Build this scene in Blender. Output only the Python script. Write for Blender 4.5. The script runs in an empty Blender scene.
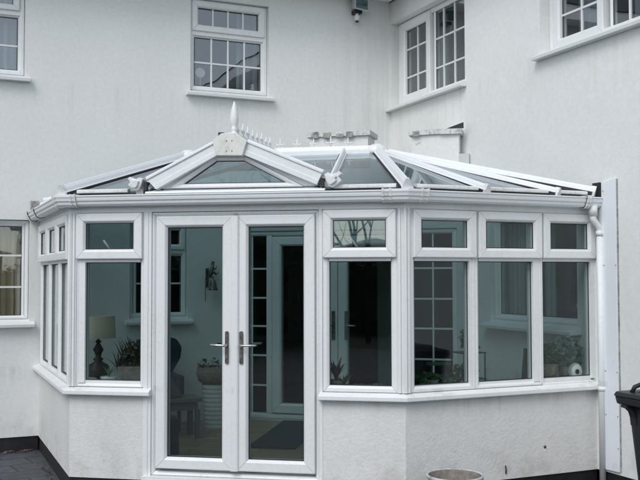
import bpy, bmesh, math, random
from mathutils import Vector, Matrix
random.seed(7)
S = bpy.context.scene
PI = math.pi

# ------------------------------------------------------------------ camera
CAM = Vector((-1.107, -9.425, 1.726))
YAW, PITCH, ROLL, FPX = 23.866, 2.209, -0.113, 906.97
def make_camera():
    y, p, r = (math.radians(v) for v in (YAW, PITCH, ROLL))
    fwd = Vector((math.sin(y)*math.cos(p), math.cos(y)*math.cos(p), math.sin(p)))
    right = Vector((math.cos(y), -math.sin(y), 0)); up = right.cross(fwd)
    r2 = right*math.cos(r) + up*math.sin(r); u2 = -right*math.sin(r) + up*math.cos(r)
    m = Matrix((r2, u2, -fwd)).transposed().to_4x4(); m.translation = CAM
    cd = bpy.data.cameras.new('camera'); co = bpy.data.objects.new('camera', cd)
    S.collection.objects.link(co); co.matrix_world = m
    cd.sensor_fit = 'HORIZONTAL'; cd.sensor_width = 36; cd.lens = FPX*36/640
    cd.clip_start = 0.05; cd.clip_end = 800
    S.camera = co
make_camera()
S.render.resolution_x = 1024; S.render.resolution_y = 768

# ------------------------------------------------------------------ sky + sun (overcast)
SUN_EL, SUN_AZ = 48.0, 232.0          # azimuth measured clockwise from +Y
W_ = bpy.data.worlds.new('World'); S.world = W_; W_.use_nodes = True
nt = W_.node_tree; nt.nodes.clear()
sky = nt.nodes.new('ShaderNodeTexSky'); sky.sky_type = 'NISHITA'; sky.sun_disc = False
sky.sun_elevation = math.radians(SUN_EL); sky.sun_rotation = math.radians(SUN_AZ)
sky.air_density = 1.0; sky.dust_density = 1.2; sky.ozone_density = 2.0
hs = nt.nodes.new('ShaderNodeHueSaturation'); hs.inputs['Saturation'].default_value = 0.42
bg = nt.nodes.new('ShaderNodeBackground'); bg.inputs['Strength'].default_value = 0.148
wo = nt.nodes.new('ShaderNodeOutputWorld')
tn = nt.nodes.new('ShaderNodeMix'); tn.data_type = 'RGBA'; tn.blend_type = 'MULTIPLY'; tn.inputs[0].default_value = 1; tn.inputs[7].default_value = (.985, 1.005, .98, 1)   # cloud layer: flattens the blue a little
nt.links.new(sky.outputs[0], hs.inputs['Color']); nt.links.new(hs.outputs[0], tn.inputs[6]); nt.links.new(tn.outputs[2], bg.inputs[0]); nt.links.new(bg.outputs[0], wo.inputs[0])
sl = bpy.data.lights.new('sun', 'SUN'); sl.energy = 1.05; sl.angle = math.radians(32); sl.color = (1, .985, .96)
so = bpy.data.objects.new('sun', sl); S.collection.objects.link(so)
az, el = math.radians(SUN_AZ), math.radians(SUN_EL)
sd = Vector((math.sin(az)*math.cos(el), math.cos(az)*math.cos(el), math.sin(el)))
so.rotation_euler = sd.to_track_quat('Z', 'Y').to_euler(); so.location = (-6, -14, 12)
S.view_settings.view_transform = 'Standard'; S.view_settings.look = 'None'
S.view_settings.exposure = 0.37; S.view_settings.gamma = 1.0; S.view_settings.use_curve_mapping = False
S.cycles.max_bounces = 14; S.cycles.transparent_max_bounces = 24; S.cycles.glossy_bounces = 5; S.cycles.diffuse_bounces = 5

# ------------------------------------------------------------------ materials
def mat(name):
    m = bpy.data.materials.new(name); m.use_nodes = True
    n = m.node_tree; n.nodes.clear()
    out = n.nodes.new('ShaderNodeOutputMaterial'); b = n.nodes.new('ShaderNodeBsdfPrincipled')
    n.links.new(b.outputs[0], out.inputs[0])
    return m, n, b, out
def tex(n, kind='Noise', scale=5, detail=4, rough=.55, vec=None, stretch=None):
    t = n.nodes.new('ShaderNodeTex'+kind); t.inputs['Scale'].default_value = scale
    if kind == 'Noise': t.inputs['Detail'].default_value = detail; t.inputs['Roughness'].default_value = rough
    g = n.nodes.new('ShaderNodeNewGeometry'); src = g.outputs['Position']
    if stretch:
        mp = n.nodes.new('ShaderNodeMapping'); mp.inputs['Scale'].default_value = stretch
        n.links.new(src, mp.inputs[0]); src = mp.outputs[0]
    n.links.new(src, t.inputs['Vector']); return t
def ramp(n, src, p0, c0, p1, c1):
    r = n.nodes.new('ShaderNodeValToRGB'); e = r.color_ramp.elements
    e[0].position, e[0].color = p0, (*c0, 1) if len(c0) == 3 else c0
    e[1].position, e[1].color = p1, (*c1, 1) if len(c1) == 3 else c1
    n.links.new(src, r.inputs[0]); return r
def mixc(n, fac, a, b, mode='MIX'):
    m = n.nodes.new('ShaderNodeMix'); m.data_type = 'RGBA'; m.blend_type = mode
    for s, v in ((m.inputs[0], fac), (m.inputs[6], a), (m.inputs[7], b)):
        if isinstance(v, (int, float)): s.default_value = v
        elif isinstance(v, tuple): s.default_value = (*v, 1)
        else: n.links.new(v, s)
    return m.outputs[2]
def bump(n, b, h, strength, dist):
    u = n.nodes.new('ShaderNodeBump'); u.inputs['Strength'].default_value = strength; u.inputs['Distance'].default_value = dist
    n.links.new(h, u.inputs['Height']); n.links.new(u.outputs[0], b.inputs['Normal']); return u

def m_render(name, col, stain, coarse, bstr, bdist, streak=.35):
    m, n, b, o = mat(name)
    big = tex(n, 'Noise', .55, 6, .6); st = tex(n, 'Noise', 1.0, 5, .6, stretch=(1.7, 1.7, .30)); fine = tex(n, 'Noise', 26, 3, .6)
    r1 = ramp(n, big.outputs[0], .35, (0, 0, 0), .72, (1, 1, 1)); r2 = ramp(n, st.outputs[0], .48, (0, 0, 0), .78, (1, 1, 1))
    c = mixc(n, r1.outputs[0], col, tuple(x*.93 for x in col))
    mm = n.nodes.new('ShaderNodeMath'); mm.operation = 'MULTIPLY'; mm.inputs[1].default_value = streak; n.links.new(r2.outputs[0], mm.inputs[0])
    c = mixc(n, mm.outputs[0], c, stain)
    r3 = ramp(n, fine.outputs[0], .3, (.93, .93, .93), .7, (1, 1, 1)); c = mixc(n, 1.0, c, r3.outputs[0], 'MULTIPLY')
    sp = tex(n, 'Noise', 9, 2, .5); r4 = ramp(n, sp.outputs[0], .765, (0, 0, 0), .80, (.5, .5, .5)); c = mixc(n, r4.outputs[0], c, tuple(x*.55 for x in stain))
    gp_ = n.nodes.new('ShaderNodeNewGeometry'); sx = n.nodes.new('ShaderNodeSeparateXYZ'); n.links.new(gp_.outputs['Position'], sx.inputs[0])
    def mr(src, a0, a1, b0=0, b1=1):
        q = n.nodes.new('ShaderNodeMapRange'); q.interpolation_type = 'SMOOTHSTEP'; n.links.new(src, q.inputs[0]); q.inputs[1].default_value = a0; q.inputs[2].default_value = a1; q.inputs[3].default_value = b0; q.inputs[4].default_value = b1; return q.outputs[0]
    def mul(p_, q_):
        k_ = n.nodes.new('ShaderNodeMath'); k_.operation = 'MULTIPLY'
        for i_, v_ in enumerate((p_, q_)):
            if isinstance(v_, (int, float)): k_.inputs[i_].default_value = v_
            else: n.links.new(v_, k_.inputs[i_])
        return k_.outputs[0]
    sn = tex(n, 'Noise', 1, 4, .6, stretch=(11, 11, .5)); patch = tex(n, 'Noise', 5, 6, .7)
    f_ = mul(mul(mr(sx.outputs['X'], 2.9, 3.75), mr(sx.outputs['Y'], -.5, -.25)), mr(sn.outputs[0], .30, .68, 0, .20)); c = mixc(n, f_, c, tuple(v_*.72 for v_ in stain))
    f_ = mul(mr(sx.outputs['Z'], .55, .12), mr(patch.outputs[0], .42, .70, 0, .38)); c = mixc(n, f_, c, (.36, .34, .28))
    f_ = mul(mr(sx.outputs['Z'], .62, .80), mul(mr(sx.outputs['Z'], .86, .80), mr(sn.outputs[0], .45, .7, 0, .3))); c = mixc(n, f_, c, (.38, .36, .31))
    f_ = mul(mr(sx.outputs['Z'], 3.0, 3.68), mul(mr(sx.outputs['Z'], 3.72, 3.68), mr(sn.outputs[0], .50, .72, 0, .16))); c = mixc(n, f_, c, (.40, .39, .36))
    n.links.new(c, b.inputs['Base Color']); b.inputs['Roughness'].default_value = .92; b.inputs['Specular IOR Level'].default_value = .2
    h1 = tex(n, 'Noise', coarse, 3, .6); h2 = tex(n, 'Noise', coarse*3.1, 2, .6)
    ad = n.nodes.new('ShaderNodeMath'); ad.operation = 'MULTIPLY_ADD'; n.links.new(h2.outputs[0], ad.inputs[0]); ad.inputs[1].default_value = .45; n.links.new(h1.outputs[0], ad.inputs[2])
    bump(n, b, ad.outputs[0], bstr, bdist)
    return m
def m_upvc(name, col, dirt, amt, rough=.33, dscale=3.0):
    m, n, b, o = mat(name)
    d1 = tex(n, 'Noise', dscale, 6, .65, stretch=(1, 1, .6)); d2 = tex(n, 'Noise', 38, 4, .7)
    mu = n.nodes.new('ShaderNodeMath'); mu.operation = 'MULTIPLY'; n.links.new(d1.outputs[0], mu.inputs[0]); n.links.new(d2.outputs[0], mu.inputs[1])
    r = ramp(n, mu.outputs[0], .22, (0, 0, 0), .46, (amt, amt, amt))
    c = mixc(n, r.outputs[0], col, dirt)
    sx = n.nodes.new('ShaderNodeSeparateXYZ'); gg = n.nodes.new('ShaderNodeNewGeometry'); n.links.new(gg.outputs['Position'], sx.inputs[0])
    sp = tex(n, 'Noise', 5.5, 4, .7, stretch=(1, 1, .25)); acc = None
    for zc, hw in ((.845, .024), (.19, .04), (3.71, .03)):           # grime caught along the bottom rails
        a_n = n.nodes.new('ShaderNodeMath'); a_n.operation = 'COMPARE'; n.links.new(sx.outputs['Z'], a_n.inputs[0]); a_n.inputs[1].default_value = zc; a_n.inputs[2].default_value = hw
        if acc is None: acc = a_n.outputs[0]
        else: k_ = n.nodes.new('ShaderNodeMath'); k_.operation = 'MAXIMUM'; n.links.new(acc, k_.inputs[0]); n.links.new(a_n.outputs[0], k_.inputs[1]); acc = k_.outputs[0]
    r2_ = ramp(n, sp.outputs[0], .56, (0, 0, 0), .80, (.6, .6, .6)); k_ = n.nodes.new('ShaderNodeMath'); k_.operation = 'MULTIPLY'; n.links.new(acc, k_.inputs[0]); n.links.new(r2_.outputs[0], k_.inputs[1])
    c = mixc(n, k_.outputs[0], c, (.36, .31, .23))
    n.links.new(c, b.inputs['Base Color'])
    rr = ramp(n, d1.outputs[0], .3, (rough-.08,)*3, .7, (rough+.15,)*3); n.links.new(rr.outputs[0], b.inputs['Roughness'])
    b.inputs['Specular IOR Level'].default_value = .4
    return m
def m_plain(name, col, rough=.6, var=.12, vs=12, metal=0, bs=0, bd=.002):
    m, n, b, o = mat(name)
    t = tex(n, 'Noise', vs, 5, .6); r = ramp(n, t.outputs[0], .3, tuple(x*(1-var) for x in col), .7, tuple(min(1, x*(1+var)) for x in col))
    n.links.new(r.outputs[0], b.inputs['Base Color']); b.inputs['Roughness'].default_value = rough; b.inputs['Metallic'].default_value = metal
    if bs: bump(n, b, t.outputs[0], bs, bd)
    return m
def m_glass(name, tint, refl=.07, power=4.5, wob=.0015):
    m, n, b, o = mat(name); n.nodes.remove(b)
    tr = n.nodes.new('ShaderNodeBsdfTransparent'); tr.inputs[0].default_value = (*tint, 1)
    gl = n.nodes.new('ShaderNodeBsdfGlossy'); gl.inputs['Roughness'].default_value = .012; gl.inputs[0].default_value = (.95, .97, 1, 1)
    g = n.nodes.new('ShaderNodeNewGeometry'); dp = n.nodes.new('ShaderNodeVectorMath'); dp.operation = 'DOT_PRODUCT'
    n.links.new(g.outputs['Incoming'], dp.inputs[0]); n.links.new(g.outputs['True Normal'], dp.inputs[1])
    ab = n.nodes.new('ShaderNodeMath'); ab.operation = 'ABSOLUTE'; n.links.new(dp.outputs['Value'], ab.inputs[0])
    s1 = n.nodes.new('ShaderNodeMath'); s1.operation = 'SUBTRACT'; s1.inputs[0].default_value = 1; n.links.new(ab.outputs[0], s1.inputs[1])
    pw = n.nodes.new('ShaderNodeMath'); pw.operation = 'POWER'; n.links.new(s1.outputs[0], pw.inputs[0]); pw.inputs[1].default_value = power
    ma = n.nodes.new('ShaderNodeMath'); ma.operation = 'MULTIPLY_ADD'; n.links.new(pw.outputs[0], ma.inputs[0]); ma.inputs[1].default_value = 1-refl; ma.inputs[2].default_value = refl
    mx = n.nodes.new('ShaderNodeMixShader'); n.links.new(ma.outputs[0], mx.inputs[0]); n.links.new(tr.outputs[0], mx.inputs[1]); n.links.new(gl.outputs[0], mx.inputs[2])
    t = tex(n, 'Noise', 1.3, 2, .5); u = n.nodes.new('ShaderNodeBump'); u.inputs['Strength'].default_value = 1; u.inputs['Distance'].default_value = wob
    n.links.new(t.outputs[0], u.inputs['Height']); n.links.new(u.outputs[0], gl.inputs['Normal'])
    n.links.new(mx.outputs[0], o.inputs[0]); return m
def m_leaf(name, a, bcol, vs=14):
    m, n, b, o = mat(name)
    t = tex(n, 'Noise', vs, 3, .6); r = ramp(n, t.outputs[0], .35, a, .65, bcol)
    n.links.new(r.outputs[0], b.inputs['Base Color']); b.inputs['Roughness'].default_value = .55; return m

M = {}
M['wall'] = m_render('painted_render', (.815, .825, .82), (.60, .61, .61), 75, .35, .004, .10)
M['rough'] = m_render('roughcast_render', (.76, .76, .75), (.55, .54, .50), 42, .5, .007, .3)
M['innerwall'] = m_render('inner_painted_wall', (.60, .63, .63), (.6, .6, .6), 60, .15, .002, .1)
M['upvc'] = m_upvc('white_upvc', (.765, .78, .79), (.50, .48, .43), .30)
M['upvc_old'] = m_upvc('weathered_upvc', (.76, .77, .775), (.26, .24, .20), .60, .42, 4.0)
M['upvc_roof'] = m_upvc('roof_upvc', (.78, .80, .82), (.42, .41, .38), .22, .4, 3.5)
M['cap'] = m_upvc('grubby_cap', (.76, .77, .775), (.30, .28, .24), .42, .42, 7)
M['coping'] = m_upvc('flaking_coping', (.66, .67, .66), (.13, .12, .10), .85, .7, 7)
M['board'] = m_upvc('blue_white_board', (.80, .83, .88), (.55, .53, .49), .12)
M['lead'] = m_plain('dirty_lead', (.30, .30, .29), .7, .5, 22, bs=.4)
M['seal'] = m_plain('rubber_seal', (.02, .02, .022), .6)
M['glass'] = m_glass('window_glass', (.853, .880, .877), .024)
M['vent_glass'] = m_glass('vent_glass', (.80, .84, .84), .10)
M['house_glass'] = m_glass('upper_window_glass', (.86, .89, .90), .13, 4.0, .004)
M['roof_glass'] = m_glass('roof_glass', (.60, .70, .72), .085, 4.7)
M['plinth'] = m_plain('black_bitumen', (.010, .010, .013), .65, .6, 9, bs=.5, bd=.01)
M['metal'] = m_plain('chrome', (.55, .54, .52), .25, .1, 20, metal=1)
M['darkmetal'] = m_plain('tarnished_plate', (.17, .16, .15), .4, .5, 40, metal=.75)
M['brass'] = m_plain('dull_brass', (.42, .36, .26), .35, .2, 40, metal=.9)
M['black'] = m_plain('black_plastic', (.018, .020, .024), .42, .35, 6)
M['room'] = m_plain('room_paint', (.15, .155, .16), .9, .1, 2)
M['net'] = None
def m_curtain(name, col, transl=.35, sc=34):
    m, n, b, o = mat(name)
    w = n.nodes.new('ShaderNodeTexWave'); w.inputs['Scale'].default_value = sc/10; w.inputs['Distortion'].default_value = 3; w.inputs['Detail'].default_value = 3
    g = n.nodes.new('ShaderNodeNewGeometry'); mp = n.nodes.new('ShaderNodeMapping'); mp.inputs['Scale'].default_value = (1, 1, .04); n.links.new(g.outputs['Position'], mp.inputs[0]); n.links.new(mp.outputs[0], w.inputs[0])
    r = ramp(n, w.outputs[0], .2, tuple(x*.72 for x in col), .8, col); n.links.new(r.outputs[0], b.inputs['Base Color']); b.inputs['Roughness'].default_value = .9
    return m
M['net'] = m_curtain('net_curtain', (.42, .46, .50)); M['beige'] = m_curtain('beige_curtain', (.62, .50, .34), sc=60); M['greycurt'] = m_curtain('pale_curtain', (.50, .54, .54), sc=50)
M['cream'] = m_plain('cream_fabric', (.62, .56, .44), .85, .08, 60)
M['woven'] = m_plain('woven_basket', (.26, .22, .17), .85, .5, 70, bs=.8, bd=.01)
M['greyfab'] = m_plain('grey_fabric', (.10, .11, .12), .9, .15, 80)
M['bluefab'] = m_plain('dark_blue_fabric', (.035, .05, .075), .9, .2, 80)
M['darkwood'] = m_plain('dark_wood', (.055, .04, .032), .45, .4, 12)
M['paintwood'] = m_plain('grey_painted_wood', (.16, .16, .155), .55, .2, 25)
M['ceramic'] = m_plain('white_ceramic', (.72, .73, .72), .3, .06, 8)
M['terra'] = m_plain('stone_pot', (.24, .21, .19), .8, .3, 30)
M['soil'] = m_plain('soil', (.035, .026, .02), .95, .5, 60, bs=1, bd=.02)
M['twig'] = m_plain('red_brown_twig', (.13, .065, .05), .7, .4, 50)
M['leaf'] = m_leaf('dark_leaf', (.03, .075, .035), (.07, .15, .07))
M['leaf2'] = m_leaf('grey_green_leaf', (.13, .22, .15), (.24, .36, .26))
M['leafred'] = m_leaf('bronze_leaf', (.09, .055, .05), (.06, .09, .05))
M['mat'] = m_plain('charcoal_mat', (.045, .052, .062), .95, .25, 120)
M['bark'] = m_plain('grey_bark', (.06, .055, .05), .9, .4, 14)
M['hedge'] = m_leaf('hedge_leaf', (.018, .035, .015), (.045, .075, .03), 3)
M['brick'] = m_plain('pale_brick', (.30, .28, .26), .9, .3, 3)
M['slate'] = m_plain('roof_slate', (.05, .052, .058), .7, .3, 5)
M['timber'] = m_plain('weathered_timber', (.13, .11, .09), .85, .3, 8)
M['rust'] = m_plain('rust', (.14, .06, .03), .9, .4, 60)
M['debris'] = m_plain('dead_leaf', (.13, .075, .05), .9, .5, 30)
def m_wood():
    m, n, b, o = mat('plank_floor')
    g = n.nodes.new('ShaderNodeNewGeometry'); mp = n.nodes.new('ShaderNodeMapping'); mp.inputs['Rotation'].default_value = (0, 0, math.radians(34)); n.links.new(g.outputs['Position'], mp.inputs[0])
    br = n.nodes.new('ShaderNodeTexBrick'); n.links.new(mp.outputs[0], br.inputs[0]); br.inputs['Scale'].default_value = 1
    br.inputs['Brick Width'].default_value = 1.2; br.inputs['Row Height'].default_value = .13; br.inputs['Mortar Size'].default_value = .004
    br.inputs['Color1'].default_value = (.40, .31, .21, 1); br.inputs['Color2'].default_value = (.31, .235, .16, 1); br.inputs['Mortar'].default_value = (.06, .045, .03, 1)
    t = tex(n, 'Noise', 6, 6, .7, stretch=(1, 8, 1)); c = mixc(n, .35, br.outputs[0], t.outputs[0], 'OVERLAY')
    n.links.new(c, b.inputs['Base Color']); b.inputs['Roughness'].default_value = .45; return m
M['wood'] = m_wood()
def m_paving():
    m, n, b, o = mat('slate_paving')
    g = n.nodes.new('ShaderNodeNewGeometry'); mp = n.nodes.new('ShaderNodeMapping'); mp.inputs['Rotation'].default_value = (0, 0, math.radians(-9)); n.links.new(g.outputs['Position'], mp.inputs[0])
    br = n.nodes.new('ShaderNodeTexBrick'); n.links.new(mp.outputs[0], br.inputs[0]); br.inputs['Scale'].default_value = 1
    br.inputs['Brick Width'].default_value = .42; br.inputs['Row Height'].default_value = .30; br.inputs['Mortar Size'].default_value = .010
    br.inputs['Color1'].default_value = (.085, .095, .115, 1); br.inputs['Color2'].default_value = (.055, .063, .078, 1); br.inputs['Mortar'].default_value = (.025, .026, .03, 1)
    t = tex(n, 'Noise', 7, 6, .7); r = ramp(n, t.outputs[0], .3, (.6, .6, .6), .7, (1.25, 1.2, 1.15)); c = mixc(n, 1.0, br.outputs[0], r.outputs[0], 'MULTIPLY')
    n.links.new(c, b.inputs['Base Color']); b.inputs['Roughness'].default_value = .6
    ad = n.nodes.new('ShaderNodeMath'); ad.operation = 'SUBTRACT'; n.links.new(t.outputs[0], ad.inputs[0]); n.links.new(br.outputs['Fac'], ad.inputs[1]); bump(n, b, ad.outputs[0], .6, .01)
    return m
M['paving'] = m_paving()
M['grass'] = m_plain('winter_lawn', (.045, .06, .028), .95, .4, 2, bs=.5, bd=.03)

# ------------------------------------------------------------------ helpers
COL = S.collection
class MB:
    """collects world-space polygons; build() links them as one mesh whose origin is its own centre"""
    def __init__(s): s.v = []; s.f = []; s.mi = []; s.mats = []; s.smooth = []
    def add(s, vs, fs, m=0, smooth=False):
        b = len(s.v); s.v += [Vector(v) for v in vs]
        for f in fs: s.f.append([b+i for i in f]); s.mi.append(m); s.smooth.append(smooth)
    def prism(s, base, top, m=0, smooth=False, caps=True):
        n = len(base); fs = [(i, (i+1) % n, n+(i+1) % n, n+i) for i in range(n)]
        s.add(list(base)+list(top), fs, m, smooth)
        if caps: s.add(base, [list(range(n))[::-1]], m); s.add(top, [list(range(n))], m)
    def box(s, F, a0, a1, b0, b1, c0, c1, m=0):
        """box in a frame F: a along, b outward, c up"""
        s.prism([F(a0, b0, c0), F(a1, b0, c0), F(a1, b1, c0), F(a0, b1, c0)], [F(a0, b0, c1), F(a1, b0, c1), F(a1, b1, c1), F(a0, b1, c1)], m)
    def tube(s, pts, rad, n=10, m=0, caps=True):
        pts = [Vector(p) for p in pts]; rings = []
        rads = rad if isinstance(rad, (list, tuple)) else [rad]*len(pts)
        ref = None
        for i, p in enumerate(pts):
            d = (pts[min(i+1, len(pts)-1)]-pts[max(i-1, 0)]).normalized()
            if ref is None: ref = Vector((0, 0, 1)) if abs(d.z) < .9 else Vector((1, 0, 0))
            u = (ref - d*ref.dot(d)).normalized(); w = d.cross(u); ref = u
            rings.append([p+(u*math.cos(2*PI*k/n)+w*math.sin(2*PI*k/n))*rads[i] for k in range(n)])
        vs = [v for r in rings for v in r]
        fs = [(i*n+k, i*n+(k+1) % n, (i+1)*n+(k+1) % n, (i+1)*n+k) for i in range(len(pts)-1) for k in range(n)]
        s.add(vs, fs, m, True)
        if caps: s.add(rings[0], [list(range(n))[::-1]], m); s.add(rings[-1], [list(range(n))], m)
    def lathe(s, c, prof, n=28, m=0, smooth=True, ell=(1, 1), caps=True):
        c = Vector(c); vs = [c+Vector((r*math.cos(2*PI*k/n)*ell[0], r*math.sin(2*PI*k/n)*ell[1], z)) for r, z in prof for k in range(n)]
        fs = [(i*n+k, i*n+(k+1) % n, (i+1)*n+(k+1) % n, (i+1)*n+k) for i in range(len(prof)-1) for k in range(n)]
        s.add(vs, fs, m, smooth)
        if caps:
            s.add(vs[:n], [list(range(n))[::-1]], m); s.add(vs[-n:], [list(range(n))], m)
    def sweep(s, path, prof, up=Vector((0, 0, 1)), m=0, outs=None, smooth=False, caps=True):
        """mitred sweep of prof [(out, up)] along horizontal path pts with explicit outward vectors at each point"""
        n = len(prof); rings = [[Vector(p)+o*a+up*b for a, b in prof] for p, o in zip(path, outs)]
        for i in range(len(path)-1):
            for k in range(n-1):
                s.add([rings[i][k], rings[i+1][k], rings[i+1][k+1], rings[i][k+1]], [(0, 1, 2, 3)], m, smooth)
        if caps: s.add(rings[0], [list(range(n))], m); s.add(rings[-1], [list(range(n))[::-1]], m)
    def build(s, name, material, parent=None, bevel=0, fix=True):
        me = bpy.data.meshes.new(name)
        lo = Vector((min(v.x for v in s.v), min(v.y for v in s.v), min(v.z for v in s.v))); hi = Vector((max(v.x for v in s.v), max(v.y for v in s.v), max(v.z for v in s.v)))
        c = (lo+hi)/2
        if parent is None: c.z = lo.z
        me.from_pydata([v-c for v in s.v], [], s.f); me.validate()
        ms = material if isinstance(material, (list, tuple)) else [material]
        for m_ in ms: me.materials.append(m_)
        if len(me.polygons) == len(s.mi):
            for p, i, sm in zip(me.polygons, s.mi, s.smooth): p.material_index = i; p.use_smooth = sm
        if fix:
            bm = bmesh.new(); bm.from_mesh(me)
            bmesh.ops.remove_doubles(bm, verts=bm.verts, dist=2e-5); bmesh.ops.recalc_face_normals(bm, faces=bm.faces)
            bm.to_mesh(me); bm.free()
        o = bpy.data.objects.new(name, me); COL.objects.link(o)
        if parent: o.parent = parent; o.location = c-wloc(parent)
        else: o.location = c
        if bevel:
            b = o.modifiers.new('bevel', 'BEVEL'); b.width = bevel; b.segments = 2; b.limit_method = 'ANGLE'; b.angle_limit = math.radians(40)
            b.harden_normals = False
        return o
def wloc(o):
    v = o.location.copy()
    while o.parent: o = o.parent; v = v+o.location
    return v
def thing(name, label, cat, loc, group=None):
    o = bpy.data.objects.new(name, None); COL.objects.link(o); o.location = loc; o.empty_display_size = .2
    o['label'] = label; o['category'] = cat
    if group: o['group'] = group
    return o
def tag(o, label=None, cat=None, group=None, kind=None):
    if label: o['label'] = label
    if cat: o['category'] = cat
    if group: o['group'] = group
    if kind: o['kind'] = kind
    return o
def frame(origin, along, out):
    O, A, B = Vector(origin), Vector(along).normalized(), Vector(out).normalized()
    return lambda a, b, c: O+A*a+B*b+Vector((0, 0, c))
WF = lambda x, y, z: Vector((x, y, z))
def inset(poly, t):
    """inset a CCW convex 2-D polygon by t"""
    n = len(poly); out = []
    for i in range(n):
        p, q, r = Vector(poly[i-1]), Vector(poly[i]), Vector(poly[(i+1) % n])
        d1, d2 = (q-p).normalized(), (r-q).normalized(); n1, n2 = Vector((-d1.y, d1.x)), Vector((-d2.y, d2.x))
        a, b = q+n1*t, q+n2*t; den = d1.x*d2.y-d1.y*d2.x
        k = ((b-a).x*d2.y-(b-a).y*d2.x)/den; out.append(a+d1*k)
    return out
def sash(mb, F, poly, w, o0, depth=.05, proud=.034, gap=.0013, step=.012):
    """mitred uPVC frame round a convex polygon (a,c) CCW: rounded outer edge, flat face, sloping inner bead"""
    prof = [(0, -depth+.0), (0, proud-.006), (.003, proud-.0015), (.008, proud), (w-.020, proud), (w-.014, proud-.003), (w-.004, proud-step), (w, proud-step-.006), (w, -depth)]
    polys = [inset(poly, t) if t else [Vector(p) for p in poly] for t, _ in prof]
    n = len(poly)
    for i in range(n):
        j = (i+1) % n; e = (Vector(poly[j])-Vector(poly[i])).normalized()*gap
        A = []; B = []
        for (t, o), pl in zip(prof, polys):
            a, b = pl[i]+e, pl[j]-e; A.append(F(a.x, o0+o, a.y)); B.append(F(b.x, o0+o, b.y))
        mb.prism(A, B)
def rect(a0, a1, c0, c1): return [(a0, c0), (a1, c0), (a1, c1), (a0, c1)]
def pane(F, poly, o, material, parent, name='pane', th=.004):
    mb = MB(); mb.prism([F(a, o, c) for a, c in poly], [F(a, o+th, c) for a, c in poly]); return mb.build(name, material, parent)
def seal(mb, F, poly, o, w=.006):
    """dark gasket ring just inside a bead"""
    inn = inset(poly, w); n = len(poly)
    for i in range(n):
        j = (i+1) % n
        mb.prism([F(*(poly[i][0], o, poly[i][1])), F(poly[j][0], o, poly[j][1]), F(inn[j].x, o, inn[j].y), F(inn[i].x, o, inn[i].y)],
                 [F(*(poly[i][0], o+.006, poly[i][1])), F(poly[j][0], o+.006, poly[j][1]), F(inn[j].x, o+.006, inn[j].y), F(inn[i].x, o+.006, inn[i].y)])

# ------------------------------------------------------------------ layout constants
a_, b_, c_, Wd = 2.022, 2.198, 1.492, 3.981
AC = a_+c_; Lc = math.hypot(b_, c_)
dC = Vector((b_, -c_, 0))/Lc; nC = Vector((-c_, -b_, 0))/Lc
FC = frame((0, -a_, 0), dC, nC)                       # door facet
FL = frame((0, 0, 0), (0, -1, 0), (-1, 0, 0))         # left facet: a = distance from the house wall
FR = frame((0, -AC, 0), (1, 0, 0), (0, -1, 0))        # right facet: a = x
FB = frame((0, 0, 0), (1, 0, 0), (0, -1, 0))          # back wall: a = x
FW = frame((Wd, 0, 0), (0, -1, 0), (-1, 0, 0))        # right wing wall: a = -y
DA = Vector((1.95, 0, 0)); DB = Vector((Wd, -1.72, 0)); dD = (DB-DA).normalized(); nD = Vector((dD.y, -dD.x, 0)); LD = (DB-DA).length
FD = frame(DA, dD, nD)                                # diagonal infill wall
FLOOR = .18

# ------------------------------------------------------------------ ground
g = MB(); g.box(WF, -160, 160, -160, 160, -.30, -.024); tag(g.build('ground', M['grass']), kind='structure')
g = MB(); g.box(WF, -9, 9, -14, 2.5, -.022, -.004); tag(g.build('patio', M['paving']), kind='structure')

# ------------------------------------------------------------------ house
house = thing('house', 'white rendered two storey house wrapping round the back of the conservatory', 'house', (0, 0, 0))
TH = .28; ZT = 4.96
def wall_mesh(F, a0, a1, c0, c1, holes, th, name, material, reveal_cap=True):
    mb = MB(); As = sorted({a0, a1, *[x for h in holes for x in h[:2]]}); Cs = sorted({c0, c1, *[x for h in holes for x in h[2:]]})
    As = [x for x in As if a0 <= x <= a1]; Cs = [x for x in Cs if c0 <= x <= c1]
    inh = lambda a, c: any(h[0] < a < h[1] and h[2] < c < h[3] for h in holes)
    for i in range(len(As)-1):
        for j in range(len(Cs)-1):
            if inh((As[i]+As[i+1])/2, (Cs[j]+Cs[j+1])/2): continue
            for o in (0, -th): mb.add([F(As[i], o, Cs[j]), F(As[i+1], o, Cs[j]), F(As[i+1], o, Cs[j+1]), F(As[i], o, Cs[j+1])], [(0, 1, 2, 3)])
    for h in holes+[(a0, a1, c0, c1)]:
        p = [(h[0], h[2]), (h[1], h[2]), (h[1], h[3]), (h[0], h[3])]
        for k in range(4):
            q, r = p[k], p[(k+1) % 4]; mb.add([F(q[0], 0, q[1]), F(r[0], 0, r[1]), F(r[0], -th, r[1]), F(q[0], -th, q[1])], [(0, 1, 2, 3)])
    return mb.build(name, material, house, fix=False)
# back wall: openings (x0,x1,z0,z1)
H_UL = (-1.45, -.162, 3.69, 4.72); H_CW = (1.540, 2.442, 3.69, 4.735); H_GL = (-1.45, -.10, 1.25, 2.28); H_IN = (.90, 1.515, 1.245, 2.30)
wall_mesh(FB, -6, Wd+.28, .14, ZT, [H_UL, H_CW, H_GL, H_IN, (2.16, 3.94, .16, 2.85)], TH, 'wall', M['wall'])
# wing wall (a = -y)
H_W1 = (.012, 1.60, 3.68, 4.70); H_W2 = (2.83, 4.60, 3.68, 4.70); H_IR = (2.02, 3.29, 1.25, 2.30)
wall_mesh(FW, .0, 8.2, .14, ZT, [H_W1, H_W2, H_IR, (.04, 1.52, .16, 2.85)], TH, 'wall', M['wall'])
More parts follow.
